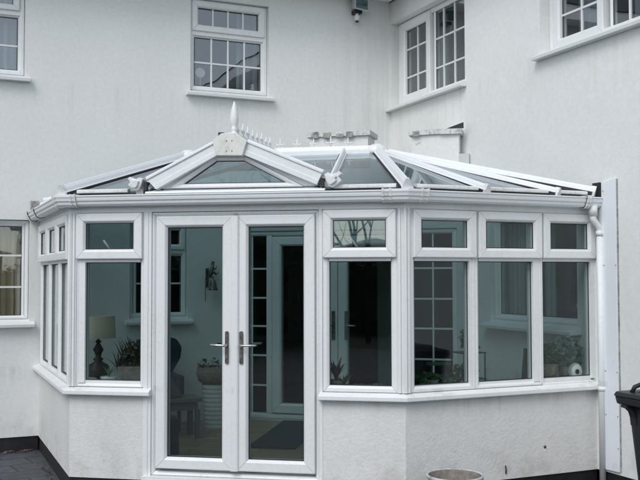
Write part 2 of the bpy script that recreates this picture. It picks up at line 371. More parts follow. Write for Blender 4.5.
# diagonal single storey infill wall with opening for the inner doors
wall_mesh(FD, .03, LD-.03, .14, 2.95, [(.055, 2.50, .20, 2.20)], .16, 'wall', M['innerwall'])
mb = MB(); mb.prism([Vector(p) for p in ((2.0, .02, 2.9), (3.95, -1.62, 2.9), (3.96, -.02, 2.9))], [Vector(p) for p in ((2.0, .02, 2.97), (3.95, -1.62, 2.97), (3.96, -.02, 2.97))]); mb.build('flat_roof', M['lead'], house)
def upstand(s0, s1, z1, lab, NF):
    mb = MB(); mb.box(FD, s0, s1, -.30, .004, 2.80, z1-.05); o = mb.build('parapet', M['wall'], house); o['label'] = lab
    cp = MB(); F = FD
    k = 5
    for i in range(k):                                  # ragged lead-dressed coping in short lengths
        q0, q1 = s0-.03+(s1-s0+.06)*i/k, s0-.03+(s1-s0+.06)*(i+1)/k-.002
        dz = random.uniform(-.004, .004); cp.box(F, q0, q1, -.33, .035+random.uniform(-.008, .008), z1-.052+dz, z1+dz*.5)
    cp.build('coping', M['coping'], o)
    for i in range(NF):
        q = random.uniform(s0, s1-.12); ld = MB(); ld.box(FD, q, q+random.uniform(.02, .09), .036, .042+.0007*i, z1-.06+random.uniform(-.015, .0), z1-.012+random.uniform(-.02, .015)); ld.build('flashing', M['lead'], o)
upstand(.952, 1.585, 3.235, 'short parapet with ragged dirty lead capping behind the ridge', 9)
upstand(2.049, 2.53, 3.205, 'short parapet with plain white capping against the right wing', 1)
mb = MB(); mb.prism([FD(2.40, .01, 3.205), FD(2.58, .01, 3.205), FD(2.58, .01, 3.265)], [FD(2.40, .03, 3.205), FD(2.58, .03, 3.205), FD(2.58, .03, 3.265)]); mb.build('flashing', M['seal'], house)
# plinth
mb = MB(); mb.box(FB, -6, .0, -TH, -.012, -.3, .138); mb.build('plinth', M['plinth'], house)
mb = MB(); mb.box(FW, AC+.02, 8.2, -TH, -.012, -.3, .138); mb.build('plinth', M['plinth'], house)
# eaves soffit + gutter board + roof
mb = MB(); mb.box(WF, -6.3, Wd-.02, -.34, .0, ZT+.002, ZT+.05); mb.box(WF, Wd-.34, Wd+.0, -8.5, -.34, ZT+.004, ZT+.052); mb.build('soffit', M['upvc_roof'], house)
mb = MB(); mb.box(WF, -6.3, Wd-.36, -.40, -.342, ZT-.03, ZT+.16); mb.box(WF, Wd-.40, Wd-.342, -8.5, -.342, ZT-.028, ZT+.158); mb.build('fascia', M['upvc_roof'], house)
mb = MB()
mb.prism([WF(-6.3, -.42, ZT+.165), WF(Wd-.42, -.42, ZT+.165), WF(Wd-.42, -8.5, ZT+.165), WF(Wd+7.5, -8.5, ZT+.165), WF(Wd+7.5, 7, ZT+.165), WF(-6.3, 7, ZT+.165)],
         [WF(-3, 3.2, ZT+2.4), WF(Wd+3.0, 3.2, ZT+2.4), WF(Wd+3.3, -4.5, ZT+2.4), WF(Wd+3.9, -4.5, ZT+2.4), WF(Wd+3.9, 3.6, ZT+2.4), WF(-3, 3.6, ZT+2.4)])
mb.build('roof', M['slate'], house)
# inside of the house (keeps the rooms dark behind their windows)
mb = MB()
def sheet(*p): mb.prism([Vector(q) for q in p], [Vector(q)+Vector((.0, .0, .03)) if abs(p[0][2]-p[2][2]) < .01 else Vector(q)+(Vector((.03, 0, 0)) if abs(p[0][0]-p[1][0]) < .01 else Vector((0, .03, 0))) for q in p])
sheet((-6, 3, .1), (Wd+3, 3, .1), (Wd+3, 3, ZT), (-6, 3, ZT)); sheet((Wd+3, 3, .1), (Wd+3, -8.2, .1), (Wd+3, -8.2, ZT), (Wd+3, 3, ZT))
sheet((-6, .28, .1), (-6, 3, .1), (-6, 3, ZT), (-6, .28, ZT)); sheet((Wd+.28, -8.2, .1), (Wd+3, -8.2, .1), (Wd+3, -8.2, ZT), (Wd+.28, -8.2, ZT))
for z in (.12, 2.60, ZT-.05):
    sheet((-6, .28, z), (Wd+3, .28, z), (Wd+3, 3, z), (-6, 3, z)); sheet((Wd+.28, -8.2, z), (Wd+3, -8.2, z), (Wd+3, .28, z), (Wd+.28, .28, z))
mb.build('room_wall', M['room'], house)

def house_window(F, hole, o, lights, parent=house, frame_w=.05, sill=True, label=None, sill_ext=(.05, .05), gm='house_glass', curtain=None, sill_out=.075, trunc=None):
    """lights: list of (a0,a1,c0,c1,w,[vertical bars],[horizontal bars],proud)"""
    a0, a1, c0, c1 = hole; z0 = c0+.045
    fr = MB(); sash(fr, F, rect(a0+.004, a1-.004, z0, c1-.004), frame_w, o, proud=.03)
    if len(lights) > 1 and lights[1][3] < lights[0][2]+.01: fr.box(F, a0+.03, a1-.03, o-.05, o+.026, lights[1][3]-.006, lights[0][2]+.012)
    w = fr.build('window', M['upvc'], parent)
    if label: w['label'] = label
    sa = MB(); se = MB(); gb = MB()
    for (p0, p1, q0, q1, fw, vb, hb, pr) in lights:
        if fw: sash(sa, F, rect(p0, p1, q0, q1), fw, o, depth=.04, proud=pr)
        g0, g1, h0, h1 = p0+fw, p1-fw, q0+fw, q1-fw
        seal(se, F, rect(g0, g1, h0, h1), o-.004, .005)
        for x in vb: gb.box(F, x-.009, x+.009, o-.014, o+.004, h0, h1)
        for x in hb: gb.box(F, g0, g1, o-.0145, o+.0045, x-.009, x+.009)
        pane(F, rect(g0-.004, g1+.004, h0-.004, h1+.004), o-.010, M[gm], w)
    if sa.v: sa.build('casement', M['upvc'], w)
    se.build('seal', M['seal'], w)
    if gb.v: gb.build('glazing_bar', M['upvc'], w)
    if sill:
        sb = MB(); s0, s1 = a0-sill_ext[0], a1+sill_ext[1]
        pr = [(sill_out, c0-.032), (sill_out+.004, c0-.006), (sill_out, c0), (0, c0+.022), (o+.02, c0+.044), (o-.03, c0+.044), (o-.03, c0+.002), (.004, c0+.002), (.004, c0-.032)]
        sb.prism([F(s0, x, z) for x, z in pr], [F(s1, x, z) for x, z in pr])
        # horns that stay clear of the wall face either side of the opening
        sb.build('window_sill', M['upvc'], w)
    if curtain:
        for (p0, p1, m_, off) in curtain:
            cu = MB(); n = max(8, int((p1-p0)*70)); top = []; 
            pts = [(p0+(p1-p0)*i/n, o-off+.022*math.sin(i*1.25)+.01*math.sin(i*.47)) for i in range(n+1)]
            for (x0, y0), (x1, y1) in zip(pts, pts[1:]): cu.add([F(x0, y0, c0+.02), F(x1, y1, c0+.02), F(x1, y1, c1+.02), F(x0, y0, c1+.02)], [(0, 1, 2, 3)], 0, True)
            cu.build('curtain', M[m_], w)
    return w
RV = -.085
# centre upstairs window: top-hung vent over a fixed four-by-two light
x0, x1 = 1.560, 2.418
cw = house_window(FB, H_CW, RV, [(x0+.01, x1-.01, 4.385, 4.715, .07, [x0+.01+.07+(x1-x0-.16)*k/4 for k in (1, 2, 3)], [], .048),
    (x0+.02, x1-.02, 3.76, 4.345, .028, [x0+.02+.028+(x1-x0-.096)*k/4 for k in (1, 2, 3)], [4.045], .012)], label='upstairs window above the finial with a vent over eight small panes', curtain=[(2.16, 2.42, 'net', .22)])
house_window(FB, H_UL, RV, [(-1.40, -.215, 4.385, 4.705, .06, [-1.05, -.75, -.50], [], .048), (-1.40, -.20, 3.76, 4.345, .028, [-1.1, -.8, -.5], [4.03], .012)], label='upstairs window cut by the left edge with blue grey net curtain', curtain=[(-1.42, -.19, 'net', .16)])
house_window(FB, H_GL, -.07, [(-1.40, -.14, 1.30, 2.245, .030, [-.55, -.98], [1.613, 1.926], .012)], label='ground floor window at the left edge with beige curtain', curtain=[(-1.42, -.12, 'beige', .12)], frame_w=.035, sill_ext=(.05, .05))
house_window(FB, H_IN, -.07, [(.95, 1.495, 2.0, 2.26, .055, [], [], .045), (.95, 1.495, 1.30, 1.965, .035, [], [1.64], .014)], label='inner window seen through the left door', gm='glass', frame_w=.04)
house_window(FW, H_W1, -.13, [(.09, .76, 3.735, 4.68, .095, [.425], [4.033, 4.362], .045), (.80, 1.58, 3.735, 4.68, .030, [.99, 1.212], [4.01, 4.335], .012)], label='upstairs window on the right wing beside the inside corner', curtain=[(.10, .62, 'net', .30)], sill_ext=(.0, .03))
house_window(FW, H_W2, -.13, [(2.90, 3.55, 3.735, 4.68, .085, [3.24], [4.031, 4.35], .045), (3.60, 4.55, 3.735, 4.68, .030, [3.82, 4.05, 4.3], [4.031, 4.35], .012)], label='upstairs window on the right wing cut by the right edge', curtain=[(2.92, 3.22, 'net', .25), (3.62, 3.85, 'net', .25)], sill_ext=(.04, .03))
house_window(FW, H_IR, -.07, [(2.06, 2.60, 1.31, 2.26, .04, [], [], .014), (2.62, 3.27, 1.31, 2.26, .04, [], [], .014)], label='inner window with pale curtains inside the conservatory', gm='glass', frame_w=.04, curtain=[(2.04, 2.50, 'greycurt', .14), (2.62, 2.74, 'greycurt', .13)], sill_out=.12)
# inner glazed screen in the diagonal wall: side lights and double doors
sc = MB(); o = -.05
sash(sc, FD, rect(.058, 2.497, .202, 2.197), .05, o, proud=.03)
sc.box(FD, .455, .515, o-.05, o+.028, .252, 2.147); sc.box(FD, 1.99, 2.05, o-.05, o+.028, .252, 2.147)
scr = sc.build('door_frame', M['upvc'], house); scr['label'] = 'white glazed screen in the diagonal wall inside the conservatory'
for s0, s1 in ((.108, .455), (2.05, 2.447)):
    gb = MB()
    gb.box(FD, (s0+s1)/2-.008, (s0+s1)/2+.008, o-.014, o+.004, .252, 2.147)
    for z in (.546, .865, 1.178, 1.481, 1.794): gb.box(FD, s0, s1, o-.0145, o+.0045, z-.009, z+.009)
    pane(FD, rect(s0, s1, .252, 2.147), o-.01, M['glass'], scr)
    gb.build('glazing_bar', M['upvc'], scr)
for s0, s1, hs_, lv in ((.522, 1.248, 1.205, -1), (1.254, 1.984, 1.345, 1)):
    lf = MB(); sash(lf, FD, rect(s0, s1, .262, 2.137), .10, o, proud=.045); l = lf.build('door', M['upvc'], house)
    l['label'] = 'inner glazed door with %s' % ('a tall dark handle plate' if lv < 0 else 'a chrome lever')
    pane(FD, rect(s0+.095, s1-.095, .357, 2.042), o-.01, M['glass'], l)
    h = MB(); h.box(FD, hs_-.018, hs_+.018, o+.046, o+.058, 1.05, 1.35)
    h.tube([FD(hs_, o+.05, 1.20), FD(hs_, o+.10, 1.20), FD(hs_+lv*.11, o+.10, 1.20)], .009, 8); h.build('handle', M['darkmetal'] if lv < 0 else M['metal'], l)

# ------------------------------------------------------------------ conservatory
cons = thing('conservatory', 'white framed glazed conservatory with double doors filling the house corner', 'conservatory', (1.6, -2.4, 0))
def corners(o):
    A = Vector((-o, 0, 0))
    p = Vector((0, -a_, 0))+nC*o; t1 = (-o-p.x)/dC.x; t2 = (-AC-o-p.y)/dC.y
    return [A, p+dC*t1, p+dC*t2, Vector((Wd, -AC-o, 0))]
c0s = corners(0); c1s = corners(1)
OUT = [(b-a) for a, b in zip(c0s, c1s)]       # per-corner outward (mitre) vectors
OUT[0] = Vector((-1, 0, 0)); OUT[3] = Vector((0, -1, 0))
def run(mb, idx, prof, m=0, smooth=False, inset_ends=None):
    mb.sweep([c0s[i] for i in idx], prof, outs=[OUT[i] for i in idx], m=m, smooth=smooth)
# dwarf walls
def dwarf(pts, outs, lab):
    mb = MB(); pr = [(0, .14), (0, .80), (-.24, .80), (-.24, .14), (0, .14)]
    mb.sweep(pts, pr, outs=outs, caps=True); o = mb.build('dwarf_wall', M['rough'], cons); o['label'] = lab
    mb = MB(); pr = [(-.012, -.25), (-.012, .138), (-.24, .138), (-.24, -.25), (-.012, -.25)]
    mb.sweep(pts, pr, outs=outs, caps=True); mb.build('plinth', M['plinth'], o)
DL, DR = .66, 2.03
dwarf([c0s[0], c0s[1], FC(DL, 0, 0)], [OUT[0], OUT[1], nC], 'rendered dwarf wall left of the doors')
dwarf([FC(DR, 0, 0), c0s[2], c0s[3]], [nC, OUT[2], OUT[3]], 'rendered dwarf wall right of the doors with a small hole')
# sills
spr = [(.0, .79), (.052, .79), (.058, .797), (.058, .822), (.052, .829), (.0, .846), (-.05, .850), (-.05, .79)]
for pts, outs in (([c0s[0], c0s[1], FC(DL+.02, 0, 0)], [OUT[0], OUT[1], nC]), ([FC(DR-.02, 0, 0), c0s[2], c0s[3]], [nC, OUT[2], OUT[3]])):
    mb = MB(); mb.sweep(pts, spr+[spr[0]], outs=outs); mb.build('window_sill', M['upvc'], cons)
mb = MB(); mb.sweep([c0s[0], c0s[1], FC(DL, 0, 0)], [(-.24, .802), (-.05, .802), (-.05, .870), (-.26, .870), (-.26, .802)], outs=[OUT[0], OUT[1], nC]); mb.build('inner_sill', M['upvc'], cons); mb = MB(); mb.sweep([FC(DR, 0, 0), c0s[2], c0s[3]], [(-.24, .802), (-.051, .802), (-.051, .870), (-.26, .870), (-.26, .802)], outs=[nC, OUT[2], OUT[3]]); mb.build('inner_sill', M['upvc'], cons)
# lights
O0 = -.035
def light(F, f0, f1, g0, g1, v0, v1, lab=None, stay=False, bars=False):
    """f: frame extent, g: glass of the fixed light, v: vent casement extent"""
    fr = MB(); zb, zt, zr0, zr1 = .850, 2.222, 1.829, 1.872
    bl, br = g0-f0, f1-g1
    # mitred frame with different jamb widths: bottom rail, top rail, jambs
    sash(fr, F, rect(f0, f1, zb, zt), min(bl, br), O0, proud=.034)
    if bl > br+.004: fr.box(F, f0+br-.01, g0, O0-.05, O0+.0335, zb+.03, zt-.02)
    if br > bl+.004: fr.box(F, g1, f1-bl+.01, O0-.05, O0+.0335, zb+.03, zt-.02)
    w_ = min(bl, br)
    fr.prism([F(g0, O0+x, z) for x, z in ((-.05, zr0), (.030, zr0), (.034, zr0+.006), (.034, zr1), (-.05, zr1))], [F(g1, O0+x, z) for x, z in ((-.05, zr0), (.030, zr0), (.034, zr0+.006), (.034, zr1), (-.05, zr1))])
    w = fr.build('window', M['upvc'], cons)
    if lab: w['label'] = lab
    bz = zb+w_
    be = MB(); be.box(F, g0, g1, O0-.05, O0+.020, zb+w_-.002, .898); 
    sg = rect(g0, g1, .90, zr0)
    se = MB(); seal(se, F, sg, O0+.002); 
    be.build('bead', M['upvc'], w)
    pane(F, rect(g0-.004, g1+.004, .896, zr0+.004), O0-.006, M['glass'], w); pane(F, rect(g0-.004, g1+.004, .896, zr0+.004), O0-.030, M['glass'], w)
    va = MB(); sash(va, F, rect(v0, v1, 1.855, 2.215), .076, O0+.028, depth=.02, proud=.036, step=.016); va.build('vent', M['upvc'], w)
    vg = rect(v0+.076, v1-.076, 1.931, 2.139); seal(se, F, vg, O0+.036)
    pane(F, inset(vg, -.003), O0+.030, M['glass' if F is FR else 'vent_glass'], w); pane(F, inset(vg, -.003), O0+.006, M['glass'], w)
    se.build('seal', M['seal'], w)
    if stay:
        st = MB(); q = v0+.076+stay; st.tube([F(q+.055, O0+.018, 1.930), F(q-.00, O0+.018, 2.005)], .0085, 6); st.build('stay', M['upvc'], w)
    return w
light(FC, .050, .612, .122, .582, .052, .604, 'window left of the doors with the table lamp behind it', stay=.14)
light(FC, 2.035, 2.600, 2.085, 2.552, 2.040, 2.592, 'window between the doors and the front corner', stay=.13)
light(FR, 2.240, 2.818, 2.284, 2.762, 2.262, 2.816)
light(FR, 2.818, 3.442, 2.852, 3.359, 2.838, 3.434)
light(FR, 3.442, Wd+.0, 3.458, 3.936, 3.452, 3.975)
nb = (a_-.14)/3
for i in range(3):
    q = .07+i*nb; light(FL, q, q+nb, q+.045, q+nb-.045, q+.004, q+nb-.004)
# corner posts (ribbed)
for ci, (F1, s1, F2, s2) in enumerate(((FL, a_-.07, FC, .050), (FC, 2.600, FR, 2.240))):
    mb = MB(); A = F1(s1, 0, 0); B = F2(s2, 0, 0); K = c0s[ci+1]; ou = OUT[ci+1]
    path = [A, A.lerp(K, .45), K, K.lerp(B, .55), B]
    n1 = (F1(0, 1, 0)-F1(0, 0, 0)); n2 = (F2(0, 1, 0)-F2(0, 0, 0)); outs = [n1, n1, ou, n2, n2]
    off = [.004, .004, .004, .004, .004]
    for z0, z1 in ((.850, 2.222),):
        ring0 = [p+o_*q+Vector((0, 0, z0)) for p, o_, q in zip(path, outs, off)]+[B-n2*.09+Vector((0, 0, z0)), A-n1*.09+Vector((0, 0, z0))]
        mb.prism(ring0, [p+Vector((0, 0, z1-z0)) for p in ring0])
    for p, o_, hw in ((A.lerp(K, .30), n1, .012), (K, ou.normalized(), .016), (K.lerp(B, .62), n2, .012)):
        t = Vector((-o_.y, o_.x, 0)); q = [p+o_*.003-t*hw, p+o_*.018-t*hw*.6, p+o_*.018+t*hw*.6, p+o_*.003+t*hw]
        mb.prism([x+Vector((0, 0, .852)) for x in q], [x+Vector((0, 0, 2.220)) for x in q])
    mb.build('corner_post', M['upvc'], cons)
# head beam / fascia beneath the gutter
mb = MB(); run(mb, (0, 1, 2, 3), [(-.085, 2.222), (.006, 2.222), (.006, 2.262), (.030, 2.262), (.030, 2.345), (-.085, 2.345), (-.085, 2.222)]); mb.build('eaves_beam', M['upvc'], cons)
# posts beside the doors
mb = MB(); mb.box(FC, .613, .676, -.09, .004, .14, 2.222); mb.box(FC, .628, .650, .004, .010, .17, 2.22); mb.build('door_post', M['upvc'], cons)
mb = MB(); mb.box(FC, 2.007, 2.034, -.09, .004, .14, 2.222); mb.build('door_post', M['upvc'], cons)
# doors
mb = MB(); sash(mb, FC, rect(.677, 2.006, .178, 2.218), .030, -.035, proud=.030); 
mb.box(FC, .62, 2.03, -.06, .055, .148, .176); dfm = mb.build('door_frame', M['upvc'], cons)
DWF = .087
def door(s0, s1, hs_, lv, lab):
    mb = MB(); sash(mb, FC, rect(s0, s1, .236, 2.186), DWF, -.03, proud=.048, step=.016); d = mb.build('door', M['upvc'], cons); d['label'] = lab
    g_ = rect(s0+DWF, s1-DWF, .236+DWF, 2.186-DWF); se = MB(); seal(se, FC, g_, -.022, .008); se.build('seal', M['seal'], d)
    pane(FC, inset(g_, -.004), -.030, M['glass'], d); pane(FC, inset(g_, -.004), -.052, M['glass'], d)
    h = MB(); n = 10; w = .0145
    ol = [(hs_+w*math.cos(PI*k/n), 1.285+w*math.sin(PI*k/n)) for k in range(n+1)]+[(hs_-w*math.cos(PI*k/n), 1.062-w*math.sin(PI*k/n)) for k in range(n+1)]
    h.prism([FC(a, .018, c) for a, c in ol], [FC(a, .030, c) for a, c in ol]); pl = h.build('handle_plate', M['darkmetal'], d, bevel=.003)
    h = MB(); h.tube([FC(hs_, .028, 1.19), FC(hs_, .062, 1.19), FC(hs_+lv*.012, .068, 1.19), FC(hs_+lv*.115, .064, 1.193), FC(hs_+lv*.128, .05, 1.193)], [.010, .010, .0095, .0085, .008], 10)
    h.build('handle', M['metal'], d)
    h = MB(); h.tube([FC(hs_, .028, 1.10), FC(hs_, .040, 1.10)], .011, 12); h.build('lock', M['metal'], d)
    h = MB(); h.tube([FC(hs_, -.08, 1.19), FC(hs_, -.12, 1.19), FC(hs_+lv*.12, -.12, 1.195)], .008, 8); h.build('inner_handle', M['metal'], d)
door(.719, 1.336, 1.294, -1, 'left glazed door leaf with its lever pointing left')
door(1.369, 1.976, 1.408, 1, 'right glazed door leaf with its lever pointing right')
mb = MB(); mb.prism([FC(a, o_, .238) for a, o_ in ((1.322, .019), (1.322, .028), (1.332, .036), (1.376, .036), (1.386, .028), (1.386, .019))], [FC(a, o_, 2.184) for a, o_ in ((1.322, .019), (1.322, .028), (1.332, .036), (1.376, .036), (1.386, .028), (1.386, .019))]); mb.build('meeting_stile', M['upvc'], dfm)
mb = MB(); mb.box(FC, .655, 2.035, -.24, .07, -.02, .146); mb.build('door_step', M['rough'], cons)
# gutter: ogee profile with brackets and corner unions
gp = [(.030, 2.347), (.030, 2.275), (.060, 2.268), (.090, 2.270), (.104, 2.284), (.108, 2.302), (.118, 2.310), (.122, 2.326), (.122, 2.340), (.130, 2.342), (.130, 2.352), (.118, 2.352), (.114, 2.312), (.090, 2.282), (.045, 2.280), (.040, 2.347), (.030, 2.347)]
mb = MB(); run(mb, (0, 1), gp); run(mb, (1, 2), gp); run(mb, (2, 3), gp); mb.build('gutter', M['upvc_roof'], cons)
def fat(pr, e, z0=0): return [(x+(e if x > .045 else 0), z+(e if z > 2.34 else (-e if z < 2.29 else 0))) for x, z in pr]
gob = [(.030, 2.350), (.030, 2.270), (.060, 2.262), (.094, 2.264), (.111, 2.281), (.115, 2.300), (.125, 2.308), (.129, 2.326), (.136, 2.340), (.136, 2.358), (.030, 2.358)]
gpar = []
def union(F, s0, s1):
    mb = MB(); mb.prism([F(s0, x, z) for x, z in gob], [F(s1, x, z) for x, z in gob])
    for q in (s0, s1-.014): mb.prism([F(q, x+(.004 if x > .04 else 0), z+(.004 if z > 2.33 else -.004)) for x, z in gob], [F(q+.014, x+(.004 if x > .04 else 0), z+(.004 if z > 2.33 else -.004)) for x, z in gob])
    return mb.build('gutter_bracket', M['upvc_old'], cons)
union(FC, .045, .095); union(FC, 2.50, 2.57); union(FR, 2.27, 2.335); union(FR, 3.80, 3.845); union(FL, .55, .58); union(FL, 1.90, 1.95); union(FL, .02, .07)
mb = MB(); p = c0s[2]; mb.sweep([FC(2.565, 0, 0), c0s[2], FR(2.275, 0, 0)], gob+[gob[0]], outs=[nC, OUT[2], OUT[3]]); mb.build('gutter_corner', M['upvc_roof'], cons)
mb = MB(); mb.sweep([FL(1.94, 0, 0), c0s[1], FC(.05, 0, 0)], gob+[gob[0]], outs=[OUT[0], OUT[1], nC]); mb.build('gutter_corner', M['upvc_roof'], cons)
# downpipe
mb = MB(); X = 3.895
mb.tube([FR(X, .085, 2.285), FR(X, .085, 2.205)], .036, 18)
sm_ = lambda t: t*t*(3-2*t)
mb.tube([FR(X, .085, 2.215)]+[FR(X+.060*sm_(t), .085+.005*t, 2.185-.10*t) for t in [k/14 for k in range(15)]]+[FR(3.955, .09, 2.05)], .027, 18)
mb.tube([FR(3.955, .09, 2.078), FR(3.955, .09, 2.040)], .031, 18); mb.tube([FR(X, .085, 2.207), FR(X, .085, 2.198)], .031, 18)
dp = mb.build('downpipe_elbow', M['upvc_old'], cons)
mb = MB(); mb.tube([FR(3.955, .09, 2.07), FR(3.955, .09, .045)], .026, 18, ); mb.tube([FR(3.955, .09, .82), FR(3.955, .09, .785)], .030, 18); mb.build('downpipe', M['upvc_roof'], cons)
# cover board on the wing wall with dark void beside its top
mb = MB(); mb.prism([FW(3.618, x, z) for x, z in ((.0, .16), (.016, .16), (.016, 2.475), (.0, 2.475))], [FW(3.782, x, z) for x, z in ((.0, .165), (.016, .165), (.016, 2.495), (.0, 2.495))])
cb = mb.build('cover_board', M['board'], cons, bevel=.002)
mb = MB(); mb.box(FW, 3.604, 3.617, .0, .010, .17, 2.47); mb.box(FW, 3.783, 3.795, .0, .006, .17, 2.49); mb.build('seal', M['lead'], cb)
mb = MB(); mb.box(FW, 3.70, 3.86, .0, .010, 2.492, 2.500); mb.build('seal', M['lead'], cb) if 0 else None
mb = MB()
for z in (.35, .60, .95, 1.55, 1.80, 2.40):
    for q in (3.64, 3.775):
        if random.random() < .7: mb = MB(); mb.lathe(FW(q, .016, z), [(.001, -.004), (.004, -.004), (.004, .004), (.001, .004)], 8); mb.build('screw', M['rust'], cb)
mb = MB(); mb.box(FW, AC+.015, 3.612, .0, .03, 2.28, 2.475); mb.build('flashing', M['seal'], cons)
mb = MB(); mb.box(FW, 3.589, 3.612, .0, .012, .16, 2.30); mb.build('cover_strip', M['upvc_old'], cons)
# floor inside
mb = MB(); q = corners(-.24)
ring = [Vector((q[0].x, .0, 0)), Vector((q[1].x, q[1].y, 0)), q[2], Vector((Wd, q[2].y, 0)), DB, DA]
mb.prism([p+Vector((0, 0, .0)) for p in ring], [p+Vector((0, 0, FLOOR)) for p in ring]); tag(mb.build('floor', M['wood']), kind='structure')
mb = MB(); mb.box(FC, .66, 2.03, -.25, -.062, .10, .176); mb.build('threshold', M['upvc'], dfm)

# roof -------------------------------------------------------------
ZE = 2.385; ec = corners(.05)
E = [Vector((p.x, p.y, ZE)) for p in ec]
RL = FC(.50, -1.42, 2.842); RR = FC(2.285, -1.42, 2.852); RG = FC(1.343, -1.42, 2.845)
VL = FC(.66, .06, ZE+.005); VR = FC(2.055, .06, ZE+.005); GA = FC(1.343, .06, 2.760)
BK = Vector((Wd, -1.75, 2.74)); BM = Vector((1.95, 0, 2.70)); BL = Vector((0, -.02, 2.46))
def slab(pts, name='roof_pane', th=.012, mt='roof_glass'):
    n = (pts[1]-pts[0]).cross(pts[2]-pts[0]).normalized(); n = n if n.z > 0 else -n
    mb = MB(); mb.prism([p-n*.015 for p in pts], [p-n*(.015-th) for p in pts]); return mb.build(name, M[mt], cons)
slab([E[0], E[1], RL]); slab([E[1], VL, RG, RL]); slab([VR, E[2], RR, RG]); slab([E[2], E[3], RR])
slab([VL, GA, RG]); slab([GA, VR, RG]); slab([E[3], BK, RR]); slab([RR, BK, BM]); slab([RL, RR, BM]); slab([RL, BM, E[0]])
def bar(P, Q, w=.062, h=.05, name='rafter', lift=.0, mt='upvc_roof', cap=True, trim=0):
    P, Q = Vector(P), Vector(Q); d = (Q-P).normalized(); side = d.cross(Vector((0, 0, 1))).normalized(); up = side.cross(d)
    P = P-d*trim
    pr = [(-w/2, -.03), (-w/2, .006), (-w/2+.008, .010), (-w*.30, h*.62), (-w*.14, h), (w*.14, h), (w*.30, h*.62), (w/2-.008, .010), (w/2, .006), (w/2, -.03)]
    mb = MB(); mb.prism([P+side*a+up*(b+lift) for a, b in pr], [Q+side*a+up*(b+lift) for a, b in pr]); r = mb.build(name, M[mt], cons)
    gk = MB(); wg = w/2+.010; pg = [(-wg, -.028), (-wg, .002), (wg, .002), (wg, -.028)]; gk.prism([P+side*a+up*(b+lift) for a, b in pg], [Q+side*a+up*(b+lift) for a, b in pg]); gk.build('seal', M['seal'], r)
    if cap:
        mb = MB(); e = d*.02; pr2 = [(a*1.10, b*1.14) for a, b in pr]
        mb.prism([P-e+side*a+up*(b+lift) for a, b in pr2], [P+e*.8+side*a+up*(b+lift) for a, b in pr2]); mb.build('end_cap', M['upvc_old'], r)
    return r
# bars from eaves (first point) to ridge
bar(E[1], RL, .085, .060, trim=.03); bar(E[2], RR, .080, .06, trim=.05); bar(E[0]+Vector((0, -.05, 0)), RL, .06, .045, trim=.02)
bar(E[0].lerp(E[1], .5), RL, .05, .04, trim=.02)
mb = MB(); mb.prism([FC(.60, -1.46, 2.70), FC(.60, -1.38, 2.70), FC(.60, -1.38, 2.79), FC(.60, -1.46, 2.79)], [FC(2.22, -1.46, 2.70), FC(2.22, -1.38, 2.70), FC(2.22, -1.38, 2.79), FC(2.22, -1.46, 2.79)]); mb.build('ridge_beam', M['bluefab'], cons)
bar(Vector((2.86, -AC-.05, ZE)), RR+Vector((.03, .0, -.01)), .056, .044, trim=.04); bar(Vector((3.52, -AC-.05, ZE)), RR+Vector((.06, .03, -.01)), .056, .042, trim=.04)
bar(Vector((Wd-.05, -AC-.05, ZE+.012)), RR+Vector((.10, .10, .0)), .06, .046, trim=.0)
bar(FC(2.085, .03, ZE), FC(1.985, -1.40, 2.84), .06, .05, trim=.0); bar(VR, RG, .05, .035, 'valley', cap=False); bar(VL, RG, .05, .035, 'valley', cap=False)
bar(FC(.60, .05, ZE), FC(.80, -1.40, 2.84), .055, .045)
# ridge
def ridge(P, Q, w, h, lift=.0, name='ridge'):
    P, Q = Vector(P), Vector(Q); d = (Q-P).normalized(); side = d.cross(Vector((0, 0, 1))).normalized()
    pr = [(-w/2, -.05), (-w/2, .0), (-w*.32, .012), (-w*.20, h), (w*.20, h), (w*.32, .012), (w/2, .0), (w/2, -.05)]
    mb = MB(); mb.prism([P+side*a+Vector((0, 0, b+lift)) for a, b in pr], [Q+side*a+Vector((0, 0, b+lift)) for a, b in pr]); return mb.build(name, M['upvc_roof'], cons)
rg = ridge(FC(.46, -1.42, 2.845), FC(2.31, -1.42, 2.855), .17, .045)
ridge(FC(1.343, .08, 2.775), FC(1.343, -1.33, 2.835), .12, .04)
mb = MB(); mb.lathe(RR+Vector((0, 0, .012)), [(.10, -.05), (.11, -.01), (.085, .02), (.05, .045), (.015, .055)], 20); mb.build('ridge_cap', M['upvc_old'], cons)
mb = MB(); mb.lathe(RL+Vector((0, 0, .012)), [(.10, -.05), (.11, -.01), (.085, .02), (.05, .045), (.015, .055)], 20); mb.build('ridge_cap', M['upvc_old'], cons)
mb = MB(); mb.tube([RR+Vector((.02, .02, .0)), RR+Vector((.10, .06, .015)), RR+Vector((.16, .10, .0)), RR+Vector((.22, .14, -.02))], [.05, .045, .04, .03], 10); mb.build('ridge_cap', M['upvc_old'], cons)
